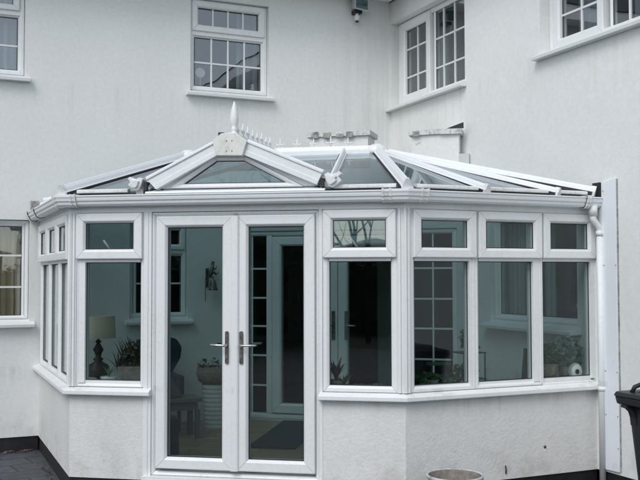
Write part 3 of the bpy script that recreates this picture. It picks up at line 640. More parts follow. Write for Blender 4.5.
# eaves trims that close the panes just above the gutter
et = [(.030, ZE-.012), (.062, ZE-.012), (.066, ZE-.006), (.066, ZE+.010), (.058, ZE+.016), (.010, ZE+.024), (.010, ZE-.012), (.030, ZE-.012)]
def trim_(pts, outs):
    mb = MB(); mb.sweep(pts, et, outs=outs); mb.build('glazing_trim', M['upvc_old'], cons)
trim_([FL(.05, 0, 0), FL(a_-.03, 0, 0)], [OUT[0]]*2); trim_([FC(.075, 0, 0), FC(.50, 0, 0)], [nC]*2); trim_([FC(2.13, 0, 0), FC(2.60, 0, 0)], [nC]*2)
trim_([FR(2.27, 0, 0), FR(2.81, 0, 0)], [OUT[3]]*2); trim_([FR(2.90, 0, 0), FR(3.47, 0, 0)], [OUT[3]]*2); trim_([FR(3.565, 0, 0), FR(3.86, 0, 0)], [OUT[3]]*2)
mb = MB(); run(mb, (0, 1, 2, 3), [(-.06, 2.346), (.050, 2.346), (.050, 2.3735), (-.06, 2.3735), (-.06, 2.346)]); mb.build('seal', M['seal'], cons)  # black strip painting in the shadow line between trims and gutter, not a gasket
# gable -------------------------------------------------------------
gz0 = 2.392
gl = [(.86, gz0), (1.83, gz0), (1.83, gz0+.012), (1.452, 2.650), (1.225, 2.650), (.86, gz0+.012)]
mb = MB(); gi = [(.950, 2.432), (1.765, 2.428), (1.434, 2.603), (1.217, 2.606)]; go_ = [tuple(v) for v in inset(gi, -.034)]
sash(mb, FC, go_, .034, .03, depth=.05, proud=.034); gf = mb.build('gable_frame', M['upvc'], cons)
se = MB(); seal(se, FC, gi, .034, .006); se.build('seal', M['seal'], gf)
pane(FC, [tuple(v) for v in inset(gi, -.003)], .028, M['roof_glass'], gf)
zb_ = go_[0][1]
for P in ([(.69, zb_), (go_[0][0]-.002, zb_), (go_[3][0]-.002, go_[3][1]), (1.19, 2.665)], [(go_[1][0]+.002, zb_), (2.03, zb_), (1.49, 2.665), (go_[2][0]+.002, go_[2][1])]):
    mb = MB(); mb.prism([FC(a, .0, c) for a, c in P], [FC(a, .046, c) for a, c in P]); mb.build('gable_panel', M['upvc'], cons)
mb = MB(); mb.prism([FC(.66, x, z) for x, z in ((.0, 2.350), (.10, 2.352), (.108, 2.358), (.10, 2.372), (.03, 2.390), (.0, 2.390))], [FC(2.07, x, z) for x, z in ((.0, 2.350), (.10, 2.352), (.108, 2.358), (.10, 2.372), (.03, 2.390), (.0, 2.390))]); mb.build('gable_sill', M['upvc_roof'], cons)
def barge(T1, B1, T2, B2):
    """T/B: top & bottom at the boss end, then at the eave end"""
    T1, B1, T2, B2 = map(Vector, (T1, B1, T2, B2)); mb = MB()
    def strip(f0, f1, o0, o1):
        P = [T1.lerp(B1, f0), T2.lerp(B2, f0), T2.lerp(B2, f1), T1.lerp(B1, f1)]
        mb.prism([FC(p.x, o0, p.y) for p in P], [FC(p.x, o1, p.y) for p in P])
    strip(0, 1, .02, .100); strip(.0, .14, .1005, .110); strip(.66, 1.0, .1005, .106); strip(-.12, .0, .02, .09)
    return mb.build('gable_board', M['upvc_roof'], cons, bevel=.003)
barge((1.209, 2.745), (1.236, 2.640), (.662, 2.476), (.748, 2.388)); barge((1.474, 2.748), (1.443, 2.640), (2.058, 2.500), (2.010, 2.400))
mb = MB(); P = [(1.236, 2.636), (1.443, 2.630), (1.478, 2.742), (1.392, 2.805), (1.278, 2.805), (1.206, 2.748)]
mb.prism([FC(a, .05, c) for a, c in P], [FC(a, .132, c) for a, c in P]); bo = mb.build('gable_boss', m_upvc('cream_plastic', (.72, .73, .69), (.35, .33, .28), .5, .45, 9), cons, bevel=.004)
mb = MB()
for a, c in ((1.318, 2.745), (1.362, 2.745), (1.318, 2.668), (1.362, 2.668)): mb.prism([FC(a+.0042*math.cos(k), .131, c+.0042*math.sin(k)) for k in [2*PI*i/8 for i in range(8)]], [FC(a+.0042*math.cos(k), .135, c+.0042*math.sin(k)) for k in [2*PI*i/8 for i in range(8)]])
mb.build('bolt', M['rust'], bo)
mb = MB(); mb.box(FC, 1.235, 1.275, .03, .07, 2.795, 2.822); mb.build('seal', M['seal'], bo)
# valley end caps
def valley_cap(s, lv):
    mb = MB(); P = [(-.058, .060), (-.030, .075), (.004, .058), (.020, .064), (.058, .082), (.074, .060), (.046, .040), (.072, .012), (.040, -.018), (.004, -.042), (-.022, -.034), (-.040, .0)]
    if lv < 0: P = [(-x*.95, z*.9) for x, z in P][::-1]
    P = [(s+x, 2.418+z) for x, z in P]
    mb.prism([FC(a, .02, c) for a, c in P], [FC(a, .105, c) for a, c in P]); o = mb.build('valley_cap', M['cap'], cons, bevel=.004)
    mb = MB(); P2 = [(s+(a-s)*.55, 2.43+(c-2.43)*.55) for a, c in P]; mb.prism([FC(a, .106, c) for a, c in P2], [FC(a-.006, .128, c) for a, c in P2]); mb.build('scroll', M['cap'], o)
    mb = MB(); mb.box(FC, s-.075*lv-.012, s-.075*lv+.012, .03, .10, 2.385, 2.45); mb.build('seal', M['seal'], o)
valley_cap(2.125, 1); valley_cap(.585, -1)
# finial and cresting
mb = MB(); mb.lathe(FC(1.343, .0, 2.80), [(.030, 0), (.036, .010), (.028, .022), (.020, .035), (.027, .048), (.030, .056), (.018, .064), (.026, .085), (.033, .115), (.034, .145), (.026, .195), (.014, .240), (.004, .270)], 20)
mb.build('finial', M['upvc'], cons)
mb = MB(); mb.box(FC, 1.36, 2.06, -1.428, -1.412, 2.888, 2.903); mb.build('cresting_rail', M['upvc_roof'], cons)
mb = MB(); mb.prism([FC(1.335, -.03, 2.808), FC(1.351, -.03, 2.808), FC(1.351, -.03, 2.826), FC(1.335, -.03, 2.826)], [FC(1.335, -1.30, 2.868), FC(1.351, -1.30, 2.868), FC(1.351, -1.30, 2.884), FC(1.335, -1.30, 2.884)]); mb.build('cresting_rail', M['upvc_roof'], cons)
def crest(P, d, sc=1.0):
    P = Vector(P); d = Vector(d).normalized(); mb = MB(); r = .0072*sc
    mb.tube([P, P+Vector((0, 0, .055*sc)), P+Vector((0, 0, .092*sc))], [r*1.3, r, r*.4], 6)
    for k in (-1, 1):
        mb.tube([P+Vector((0, 0, .040*sc)), P+d*(.028*k*sc)+Vector((0, 0, .034*sc)), P+d*(.040*k*sc)+Vector((0, 0, .052*sc))], [r, r*.9, r*.5], 6)
        mb.tube([P+d*(.022*k*sc), P+d*(.014*k*sc)+Vector((0, 0, .016*sc))], [r, r*.7], 5)
    return mb
for i in range(8):
    crest(FC(1.343, -.10-.155*i, 2.818+.0073*i), -nC, 1.08+random.uniform(-.15, .2)).build('cresting', M['upvc'], cons)
for s in (1.385, 1.545, 1.70, 1.86, 2.02): crest(FC(s, -1.42, 2.895), dC, 1.08+random.uniform(-.15, .15)).build('cresting', M['upvc'], cons)
# wall flashing where the roof meets the house at the left
mb = MB(); mb.prism([Vector(p) for p in ((-.10, -.03, 2.36), (-.02, -.03, 2.36), (-.02, -.03, 2.47), (-.10, -.03, 2.47))], [Vector(p) for p in ((-.10, -.10, 2.36), (-.02, -.10, 2.36), (-.02, -.10, 2.46), (-.10, -.10, 2.46))]); mb.build('flashing', M['lead'], cons)
# hole and peg in the render
mb = MB(); mb.lathe((0, 0, 0), [(.001, -.003), (.011, -.003), (.013, .0), (.001, .001)], 12); 
mb.v = [Vector((3.456, -AC-.002, .36))+Vector((v.x, -v.z, v.y)) for v in mb.v]; mb.build('hole', M['rust'], cons)
random.seed(31)
mb = MB()
for x_, z_ in ((3.43, .372), (3.475, .35), (3.50, .435), (3.52, .45), (3.46, .33), (3.30, .58), (2.62, .40), (2.95, .52)):
    k = [FR(x_+random.uniform(.004, .011)*math.cos(q), .0035, z_+random.uniform(.003, .009)*math.sin(q)) for q in [2*PI*i_/7 for i_ in range(7)]]; mb.prism(k, [v+Vector((0, .003, 0)) for v in k])
mb.build('chip', M['ceramic'], cons)
mb = MB(); mb.tube([FR(3.078, .002, .245), FR(3.075, .012, .21), FR(3.08, .002, .185)], .006, 6); mb.build('hook', M['seal'], cons)

# ------------------------------------------------------------------ small things fixed to the house
L = thing('security_light', 'grey floodlight with a round motion sensor fixed under the eaves', 'floodlight', (3.52, 0, 4.75))
mb = MB(); mb.prism([Vector((3.45, -.05, 4.82)), Vector((3.59, -.05, 4.80)), Vector((3.60, -.05, 4.93)), Vector((3.46, -.05, 4.95))], [Vector((3.43, -.17, 4.78)), Vector((3.60, -.19, 4.76)), Vector((3.61, -.17, 4.91)), Vector((3.44, -.15, 4.93))]); mb.build('housing', m_plain('grey_enamel', (.50, .52, .53), .4, .1), L, bevel=.006)
mb = MB(); mb.prism([Vector((3.445, -.172, 4.795)), Vector((3.585, -.192, 4.775)), Vector((3.595, -.173, 4.895)), Vector((3.455, -.155, 4.915))], [Vector((3.445, -.178, 4.795)), Vector((3.585, -.198, 4.775)), Vector((3.595, -.179, 4.895)), Vector((3.455, -.161, 4.915))]); mb.build('lens', M['roof_glass'], L)
mb = MB(); mb.box(WF, 3.47, 3.56, -.10, 0, 4.755, 4.80); mb.tube([(3.515, -.05, 4.80), (3.515, -.05, 4.76)], .018, 8); mb.build('bracket', M['black'], L)
mb = MB(); mb.lathe((3.50, -.085, 4.70), [(.004, -.040), (.026, -.030), (.036, -.006), (.034, .018), (.022, .036), (.012, .055)], 16); mb.build('sensor', M['ceramic'], L)
mb = MB(); mb.lathe((3.50, -.085, 4.66), [(.002, -.012), (.018, -.008), (.024, .002), (.02, .006)], 14); mb.build('sensor_lens', M['black'], L)

# ------------------------------------------------------------------ wheelie bin
B = thing('wheelie_bin', 'black plastic wheelie bin cut by the right edge of the picture', 'bin', (3.25, -5.35, 0))
x0b, x1b, y0b, y1b = 2.885, 3.55, -5.60, -5.02
def rr(x0, x1, y0, y1, z, r=.05, n=4):
    out = []
    for cx, cy, a0 in ((x1-r, y1-r, 0), (x0+r, y1-r, 90), (x0+r, y0+r, 180), (x1-r, y0+r, 270)):
        for k in range(n+1):
            t = math.radians(a0+90*k/n); out.append(Vector((cx+r*math.cos(t), cy+r*math.sin(t), z)))
    return out
mb = MB(); mb.prism(rr(x0b+.09, x1b-.07, y0b+.06, y1b-.06, .06), rr(x0b+.02, x1b, y0b, y1b, .93)); mb.build('body', M['black'], B, bevel=.004)
mb = MB(); mb.prism(rr(x0b-.045, x1b+.03, y0b-.03, y1b+.03, .93), rr(x0b-.055, x1b+.03, y0b-.035, y1b+.035, .975)); mb.build('rim', M['black'], B, bevel=.006)
mb = MB()
for y in (y1b-.09, y0b+.05):
    P = [(x0b-.05, .93), (x0b-.05, .915), (x0b-.02, .905), (x0b+.006, .885), (x0b+.02, .85), (x0b+.026, .80), (x0b+.05, .80), (x0b+.05, .93)]
    mb = MB(); mb.prism([Vector((a, y, z)) for a, z in P], [Vector((a, y+.05, z)) for a, z in P]); mb.build('gusset', M['black'], B)
mb = MB(); mb.prism(rr(x0b-.062, x1b+.03, y0b-.04, y1b+.04, .978), rr(x0b-.05, x1b+.02, y0b-.03, y1b+.03, 1.004)); mb.prism(rr(x0b+.03, x1b-.02, y0b+.04, y1b-.04, 1.004), rr(x0b+.12, x1b-.10, y0b+.12, y1b-.12, 1.04)); ld = mb.build('lid', M['black'], B, bevel=.006)
mb = MB(); mb.tube([(x0b+.02, y1b-.06, 1.0), (x0b+.035, y1b-.07, 1.035), (x0b+.07, y1b-.10, 1.058), (x0b+.10, y1b-.20, 1.065), (x0b+.10, y1b-.36, 1.065), (x0b+.07, y0b+.10, 1.058), (x0b+.02, y0b+.06, 1.0)], .014, 8); mb.build('handle', M['black'], ld)
for y in (y0b+.02, y1b-.06):
    mb = MB(); mb.tube([(x1b-.02, y, .10), (x1b-.02, y+.045, .10)], .10, 20); mb.build('wheel', M['black'], B)

# ------------------------------------------------------------------ flower pot
P_ = thing('flower_pot', 'white rimmed round flower pot with dead twigs on the paving', 'plant pot', (2.205, -4.18, 0))
c = Vector((2.205, -4.17, .028))
mb = MB(); mb.lathe(c, [(.12, 0), (.125, .01), (.155, .16), (.172, .30), (.178, .325), (.190, .335), (.193, .354), (.189, .360), (.181, .360), (.177, .354)], 40, caps=False)
mb.lathe(c, [(.001, .0), (.12, .0)], 40, caps=False); mb.build('pot', m_upvc('grimy_glazed_pot', (.56, .57, .57), (.12, .11, .09), .8, .4, 7), P_)
mb = MB(); mb.lathe(c, [(.177, .353), (.171, .33), (.166, .25), (.16, .18)], 40, caps=False); mb.build('liner', M['terra'], P_)
mb = MB(); n = 20; random.seed(3)
rings = [(0, .335), (.05, .33), (.10, .325), (.14, .315), (.164, .30)]
vs = [c+Vector((r*math.cos(2*PI*k/n), r*math.sin(2*PI*k/n), z+random.uniform(-.012, .012)-.075)) for r, z in rings for k in range(n)]
mb.add(vs, [(i*n+k, i*n+(k+1) % n, (i+1)*n+(k+1) % n, (i+1)*n+k) for i in range(4) for k in range(n)]); mb.build('soil', M['soil'], P_)
mb = MB()
for i in range(46):
    a = random.uniform(0, 2*PI); r = random.uniform(.01, .12)*(1 if i % 3 else .5); p = c+Vector((r*math.cos(a)*.9, r*math.sin(a), .245)); h = random.uniform(.02, .065)
    d = Vector((random.uniform(-.04, .04), random.uniform(-.04, .04), h)); mb.tube([p, p+d*.6, p+d+Vector((random.uniform(-.02, .02), random.uniform(-.02, .02), 0))], [.004, .003, .0015], 5)
mb.build('twig', M['twig'], P_)
# dead leaves at the foot of the wall
random.seed(11)
mb = MB()
def flake(mb, x, y, z, r):
    a = random.uniform(0, PI); k = [Vector((x+r*f*math.cos(a+t), y+r*f*math.sin(a+t), z+random.uniform(.002, .018))) for t, f in ((0, 1), (1.2, .5), (2.1, .7), (3.14, 1), (4.1, .45), (5.2, .6))]
    mb.add(k, [(0, 1, 2), (0, 2, 3), (0, 3, 4), (0, 4, 5)])
for i in range(90): flake(mb, random.uniform(-1.2, -.03), -abs(random.gauss(0, .035))-.005, .0, random.uniform(.010, .028))
for i in range(18): flake(mb, -.03-abs(random.gauss(0, .03)), random.uniform(-1.9, 0), .0, random.uniform(.008, .02))
for i in range(130): flake(mb, random.uniform(3.0, 3.96), -AC-.03-abs(random.gauss(0, .07)), .0, random.uniform(.012, .035))
for i in range(60): flake(mb, Wd-.03-abs(random.gauss(0, .05)), random.uniform(-4.8, -3.6), .0, random.uniform(.012, .03))
tag(mb.build('leaf_litter', M['debris']), 'brown dead leaves blown against the foot of the walls', 'leaf litter', kind='stuff')
# ------------------------------------------------------------------ interior things
def blades(mb, c, n, h, spread, w, curl=.3, up=.25, thorn=False):
    c = Vector(c)
    for i in range(n):
        a = 2*PI*i/n+random.uniform(-.3, .3); L_ = h*random.uniform(.65, 1.05); out = Vector((math.cos(a), math.sin(a), 0)); side = Vector((-out.y, out.x, 0)); sp = spread*random.uniform(.4, 1.1)
        pts = []
        for k in range(5):
            t = k/4; p = c+out*(sp*t**1.3)+Vector((0, 0, L_*(t-curl*t*t))); ww = w*(1-t)**.7*(.6+.8*t if t < .5 else 1)+.0006; pts.append((p-side*ww+Vector((0, 0, ww*.5)), p, p+side*ww+Vector((0, 0, ww*.5))))
        for (a0, b0, c0_), (a1, b1, c1_) in zip(pts, pts[1:]): mb.add([a0, b0, b1, a1], [(0, 1, 2, 3)]); mb.add([b0, c0_, c1_, b1], [(0, 1, 2, 3)])
def leafy(mb, c, rx, ry, rz, n, s, hang=0):
    c = Vector(c)
    for i in range(n):
        d = Vector((random.gauss(0, 1), random.gauss(0, 1), random.gauss(0, 1))).normalized()*random.uniform(.45, 1.05); p = c+Vector((d.x*rx, d.y*ry, d.z*rz))
        u = Vector((random.gauss(0, 1), random.gauss(0, 1), random.gauss(0, .5))).normalized(); v = u.cross(Vector((random.gauss(0, 1), random.gauss(0, 1), random.gauss(0, 1)))).normalized(); q = s*random.uniform(.6, 1.2)
        mb.add([p-u*q, p-v*q*.55+u*q*-.1, p+u*q, p+v*q*.55-u*q*.1], [(0, 1, 2, 3)])
random.seed(5)
# table lamp on side table
t = thing('side_table', 'small dark side table holding the lamp in the left corner', 'table', (.30, -1.58, FLOOR))
mb = MB(); mb.lathe((.30, -1.58, 0), [(.001, .755), (.20, .755), (.205, .765), (.20, .78), (.001, .78)], 28); mb.build('tabletop', M['darkwood'], t)
for k in range(3):
    a = 2*PI*k/3+.4; mb = MB(); mb.tube([(.30+.10*math.cos(a), -1.58+.10*math.sin(a), .755), (.30+.16*math.cos(a), -1.58+.16*math.sin(a), FLOOR)], [.014, .010], 8); mb.build('leg', M['darkwood'], t)
t = thing('table_lamp', 'table lamp with cream drum shade and dark turned base', 'lamp', (.30, -1.58, .781))
mb = MB(); mb.lathe((.30, -1.58, .781), [(.001, 0), (.075, 0), (.08, .015), (.05, .035), (.085, .08), (.10, .13), (.085, .185), (.03, .215), (.045, .235), (.022, .255), (.03, .285), (.045, .315), (.028, .345), (.014, .37), (.03, .385), (.012, .395), (.01, .45)], 24); mb.build('base', M['darkwood'], t)
mb = MB(); mb.lathe((.30, -1.58, 1.195), [(.146, 0), (.136, .185), (.132, .185), (.142, 0)], 36, caps=False); mb.build('lamp_shade', M['cream'], t)
# succulent, trough
def on_sill(F, s): return F(s, -.155, .872)
p = on_sill(FC, .262); t = thing('succulent_pot', 'little green succulent in a white dish beside the lamp', 'pot plant', p)
mb = MB(); mb.lathe(p, [(.001, 0), (.045, 0), (.06, .02), (.064, .045), (.058, .045), (.05, .03), (.001, .03)], 20, ell=(1.1, .8)); mb.build('dish', M['ceramic'], t)
mb = MB(); blades(mb, p+Vector((0, 0, .035)), 16, .11, .075, .008, .2); mb.build('foliage', M['leaf2'], t)
p = FC(.50, -.165, .872); t = thing('plant_trough', 'stone trough of bronze leaved plants on the sill left of the doors', 'planter', p)
mb = MB(); mb.prism([FC(.375, -.23, .872), FC(.62, -.23, .872), FC(.62, -.10, .872), FC(.375, -.10, .872)], [FC(.355, -.24, 1.0), FC(.64, -.24, 1.0), FC(.64, -.09, 1.0), FC(.355, -.09, 1.0)]); mb.build('trough', M['terra'], t, bevel=.008)
mb = MB()
for q, h, n in ((.34, .20, 11), (.40, .30, 14), (.47, .36, 16), (.54, .36, 16), (.60, .32, 12)): blades(mb, FC(q, -.165, .95), n, h, .15, .015, .2)
leafy(mb, FC(.50, -.165, 1.10), .14, .06, .10, 170, .024); mb.build('foliage', M['leafred'], t)
# wing chair
t = thing('wing_chair', 'dark blue grey wing armchair behind the left door', 'armchair', (1.05, -.50, FLOOR))
def soft(mb, pts, y0, y1):
    mb.prism([Vector((x, y0, z)) for x, z in pts], [Vector((x, y1, z)) for x, z in pts])
mb = MB(); soft(mb, [(.94, .60), (.91, .80), (.90, .98), (.94, 1.06), (1.0, 1.09), (1.18, 1.10), (1.32, 1.08), (1.385, .99), (1.37, .88), (1.30, .76), (1.25, .60)], -.30, -.18); mb.build('backrest', M['bluefab'], t, bevel=.03)
mb = MB(); mb.box(WF, .95, 1.26, -.68, -.29, .42, .62); mb.build('seat', M['bluefab'], t, bevel=.03)
for x in (.90, 1.235):
    mb = MB(); mb.box(WF, x, x+.075, -.66, -.28, .40, .74); mb.build('arm', M['bluefab'], t, bevel=.025)
for x in (.94, 1.26):
    for y in (-.64, -.24): mb = MB(); mb.tube([(x, y, .42), (x, y, FLOOR)], [.02, .014], 8); mb.build('leg', M['darkwood'], t)
# low bench table
t = thing('bench_table', 'grey painted low table with square legs in front of the chair', 'table', (1.15, -.92, FLOOR))
mb = MB(); mb.box(WF, .62, 1.37, -1.08, -.76, .53, .565); mb.build('tabletop', M['paintwood'], t, bevel=.004)
mb = MB(); mb.box(WF, .66, 1.33, -1.05, -.79, .455, .528); mb.build('apron', M['paintwood'], t)
for x in (.645, 1.305):
    for y in (-1.065, -.815): mb = MB(); mb.box(WF, x, x+.045, y, y+.045, FLOOR, .455); mb.build('leg', M['paintwood'], t)
mb = MB(); mb.prism([Vector(v) for v in ((.86, -1.02, .566), (1.20, -1.02, .566), (1.10, -.98, .76), (.92, -.98, .78))], [Vector(v) for v in ((.88, -.90, .566), (1.22, -.90, .566), (1.12, -.86, .74), (.94, -.86, .76))])
tag(mb.build('cushion', M['greyfab'], bevel=.03), 'grey cushion leaning on the low table behind the left door', 'cushion')
# ribbed planter with basket
t = thing('ribbed_planter', 'tall white ribbed planter standing behind the left door', 'planter', (1.67, -.50, FLOOR))
mb = MB(); pr = [(.001, .0)]
for k in range(10): z = k*.044; pr += [(.106+.003*k, z), (.110+.003*k, z+.012), (.110+.003*k, z+.032), (.107+.003*k, z+.042)]
pr += [(.12, .445), (.001, .445)]
mb.lathe((1.67, -.50, FLOOR), pr, 30); mb.build('pot', M['ceramic'], t)
t = thing('wicker_basket', 'wicker basket of small plants on top of the ribbed planter', 'basket', (1.67, -.50, .626))
mb = MB(); mb.lathe((1.67, -.50, .626), [(.001, 0), (.13, 0), (.17, .03), (.19, .10), (.185, .17), (.17, .17), (.17, .10), (.001, .09)], 26); mb.build('basket', M['woven'], t)
mb = MB(); leafy(mb, (1.62, -.50, .83), .15, .10, .05, 60, .02); blades(mb, (1.52, -.55, .78), 14, .09, .09, .009, .3); mb.build('foliage', M['leaf'], t)
mb = MB(); mb.box(WF, .62, .915, -1.93, -1.76, FLOOR+.001, .53); tag(mb.build('storage_box', M['bluefab'], bevel=.01), 'dark blue upright box just inside the left door', 'box')
mb = MB(); n_ = (dC*.44); d_ = (-nC)*1.50; q = Vector((1.60, -1.68, 0)); ring = [q, q+n_, q+n_+d_, q+d_]; mb.prism([p+Vector((0, 0, FLOOR+.001)) for p in ring], [p+Vector((0, 0, FLOOR+.012)) for p in ring]); tag(mb.build('door_mat', M['mat']), 'long charcoal mat on the floor inside the right door', 'mat')
# bell ornament on the back wall
t = thing('wall_bell', 'dark cast iron bell with a leaping figure on the inner wall', 'ornament', (1.77, 0, 1.45))
mb = MB(); mb.lathe((1.775, -.085, 1.565), [(.001, .0), (.052, .0), (.050, .012), (.040, .03), (.034, .075), (.026, .10), (.006, .115), (.006, .13)], 20); mb.build('bell', M['darkmetal'], t)
mb = MB(); mb.box(WF, 1.715, 1.745, -.012, -.0, 1.60, 1.80); mb.tube([(1.73, -.01, 1.70), (1.74, -.05, 1.715), (1.775, -.085, 1.70)], .008, 8); mb.tube([(1.71, -.02, 1.70), (1.705, -.03, 1.45)], .004, 5)
mb.tube([(1.745, -.05, 1.70), (1.76, -.055, 1.75), (1.775, -.055, 1.80), (1.785, -.055, 1.874)], [.018, .026, .020, .010], 8); mb.tube([(1.785, -.055, 1.76), (1.82, -.055, 1.735), (1.845, -.055, 1.755)], [.013, .009, .004], 6); mb.tube([(1.78, -.055, 1.80), (1.81, -.055, 1.79), (1.825, -.055, 1.82)], [.010, .007, .004], 6)
mb.tube([(1.785, -.055, 1.83), (1.765, -.055, 1.85), (1.77, -.055, 1.875)], [.008, .005, .003], 6); mb.tube([(1.755, -.055, 1.74), (1.73, -.055, 1.77), (1.735, -.055, 1.81)], [.012, .009, .004], 6); mb.tube([(1.787, -.055, 1.874), (1.80, -.055, 1.855)], [.008, .003], 6); mb.build('bracket', M['darkmetal'], t)
# plants along the right-hand sills
p = FC(2.11, -.155, .872); t = thing('spiky_plant', 'spiky brown green plant on the sill right of the doors', 'pot plant', p)
mb = MB(); mb.lathe(p, [(.001, 0), (.05, 0), (.065, .05), (.058, .05), (.001, .04)], 18); mb.build('pot', M['terra'], t)
mb = MB(); blades(mb, p+Vector((0, 0, .04)), 16, .20, .11, .017, .1); blades(mb, FC(2.17, -.155, .874), 10, .12, .10, .014, .1); mb.build('foliage', m_leaf('brown_leaf', (.06, .055, .03), (.12, .10, .06)), t)
mb = MB()
for i in range(26): q = FC(random.uniform(2.24, 2.52), random.uniform(-.20, -.09), .872+random.uniform(.008, .016)); mb.lathe(q, [(.001, -.008), (.013, -.003), (.010, .006), (.001, .010)], 7, ell=(1, random.uniform(.6, 1)))
tag(mb.build('pebbles', M['terra']), 'scatter of pebbles along the sill beside the spiky plant', 'pebbles', kind='stuff')
t = thing('trailing_plant', 'broad leaved green plant trailing along the sill behind the front corner', 'pot plant', FR(2.50, -.155, .872))
mb = MB(); mb.lathe(FR(2.50, -.155, .872), [(.001, 0), (.055, 0), (.07, .05), (.06, .05), (.001, .04)], 18); mb.build('pot', M['terra'], t)
mb = MB(); leafy(mb, FR(2.46, -.15, .91), .13, .06, .07, 240, .026); leafy(mb, FR(2.66, -.15, .90), .10, .06, .06, 150, .024)
mb.tube([FR(2.62, -.15, .88), FR(2.72, -.15, .93), FR(2.79, -.15, 1.0), FR(2.83, -.15, 1.15), FR(2.82, -.15, 1.30)], [.008, .007, .006, .005, .003], 6); leafy(mb, FR(2.81, -.15, 1.22), .025, .03, .10, 34, .035); leafy(mb, FR(2.75, -.15, .97), .05, .03, .05, 26, .03)
mb.build('foliage', M['leaf'], t)
mb = MB(); mb.prism([FR(2.50, -.21, 1.03), FR(2.66, -.21, 1.03), FR(2.67, -.21, 1.045), FR(2.50, -.21, 1.05)], [FR(2.50, -.12, 1.03), FR(2.66, -.12, 1.03), FR(2.67, -.12, 1.045), FR(2.50, -.12, 1.05)]); mb.tube([FR(2.66, -.165, 1.035), FR(2.76, -.165, .874)], .004, 6); mb.tube([FR(2.52, -.165, 1.035), FR(2.52, -.165, .873)], .004, 6)
tag(mb.build('plant_stand', m_plain('green_painted_metal', (.03, .09, .05), .5, .1)), 'small green folding stand among the leaves at the front corner', 'stand')
p = FR(2.83, -.13, .872); mb = MB(); mb.lathe(p, [(.001, 0), (.016, 0), (.018, .03), (.012, .06), (.016, .09), (.010, .12), (.004, .13)], 14); tag(mb.build('figurine', M['ceramic']), 'thin white figurine at the right end of the trailing plant', 'figurine')
t = thing('wire_shelf', 'dark wire shelf with dark leaves behind the middle window', 'shelf', FR(2.98, -.40, .50))
mb = MB()
for a in (2.90, 3.10):
    for o_ in (-.30, -.48): mb.tube([FR(a, o_, FLOOR), FR(a, o_, 1.10)], .006, 6)
for z in (.60, .88, 1.09): mb.box(FR, 2.89, 3.11, -.49, -.29, z, z+.008)
mb.build('frame', M['black'], t)
mb = MB(); leafy(mb, FR(3.0, -.39, .96), .09, .08, .05, 60, .028); leafy(mb, FR(3.02, -.39, 1.14), .08, .07, .04, 40, .026); mb.build('foliage', M['leaf'], t)
t = thing('picture_frame', 'dark picture frame leaning on the sill of the middle window', 'picture frame', FR(3.43, -.14, .872))
mb = MB(); mb.prism([FR(3.36, -.155, .873), FR(3.47, -.10, .873), FR(3.49, -.10, 1.12), FR(3.385, -.155, 1.13)], [FR(3.36, -.170, .873), FR(3.47, -.115, .873), FR(3.49, -.115, 1.12), FR(3.385, -.170, 1.13)]); mb.build('frame', M['darkwood'], t)
mb = MB(); mb.prism([FR(3.378, -.143, .86), FR(3.455, -.105, .86), FR(3.47, -.105, 1.095), FR(3.398, -.143, 1.10)], [FR(3.378, -.147, .86), FR(3.455, -.109, .86), FR(3.47, -.109, 1.095), FR(3.398, -.147, 1.10)]); mb.build('picture', M['greyfab'], t)
p = FR(3.60, -.155, .872); t = thing('basket_plant', 'round woven pot of dark leaves on the right window sill', 'pot plant', p)
mb = MB(); mb.lathe(p, [(.001, 0), (.07, 0), (.095, .06), (.09, .13), (.08, .13), (.001, .10)], 22); mb.build('pot', M['woven'], t)
mb = MB(); leafy(mb, p+Vector((0, 0, .18)), .14, .09, .11, 560, .026); mb.build('foliage', M['leaf'], t)
p = FR(3.80, -.165, .872); t = thing('leafy_plant', 'bright green leafy plant behind the right window', 'pot plant', p)
mb = MB(); mb.lathe(p, [(.001, 0), (.05, 0), (.065, .10), (.055, .10), (.001, .08)], 18); mb.build('pot', M['terra'], t)
mb = MB(); leafy(mb, p+Vector((-.03, 0, .22)), .17, .09, .12, 700, .030); leafy(mb, p+Vector((.09, 0, .16)), .06, .06, .11, 140, .026); mb.build('foliage', M['leaf2'], t)
p = FR(3.835, -.085, .872); t = thing('round_pot', 'small white rounded pot with a dark round hole in front of the green plant', 'pot', p)
mb = MB(); mb.lathe(p, [(.001, 0), (.034, 0), (.056, .025), (.066, .055), (.060, .090), (.038, .118), (.012, .130), (.001, .131)], 24, ell=(1, .62)); mb.build('body', M['ceramic'], t)
mb = MB(); mb.tube([p+Vector((-.012, -.0385, .062)), p+Vector((-.012, -.0425, .062))], .020, 16); mb.build('opening', M['black'], t)

def stake(name, lab, p, h, r, mt='ceramic'):
    t = thing(name, lab, 'ornament', p); mb = MB(); p = Vector(p)
    mb.tube([p, p+Vector((0, 0, h))], .004, 6); mb.lathe(p, [(.001, 0), (.02, 0), (.02, .008), (.001, .008)], 12); mb.build('stem', M[mt], t)
    mb = MB(); k = [p+Vector((0, 0, h))+(Vector((math.cos(2*PI*i/18), 0, math.sin(2*PI*i/18)))*r) for i in range(18)]; mb.prism(k, [v+Vector((.0, .012, 0)) for v in k]); mb.build('disc', M[mt], t)
stake('disc_ornament', 'pale round ornament on a stem in the centre upstairs window', (1.706, .19, 3.72), .24, .055)
stake('disc_ornament', 'small pale disc on a stem in the inner window behind the right pane', (4.10, -3.17, 1.26), .20, .025)
mb = MB(); mb.lathe((2.32, .20, 3.72), [(.001, 0), (.04, 0), (.045, .05), (.03, .10), (.018, .13), (.025, .155), (.001, .17)], 16); tag(mb.build('vase', M['ceramic']), 'small white bottle vase at the right of the centre upstairs window', 'vase')
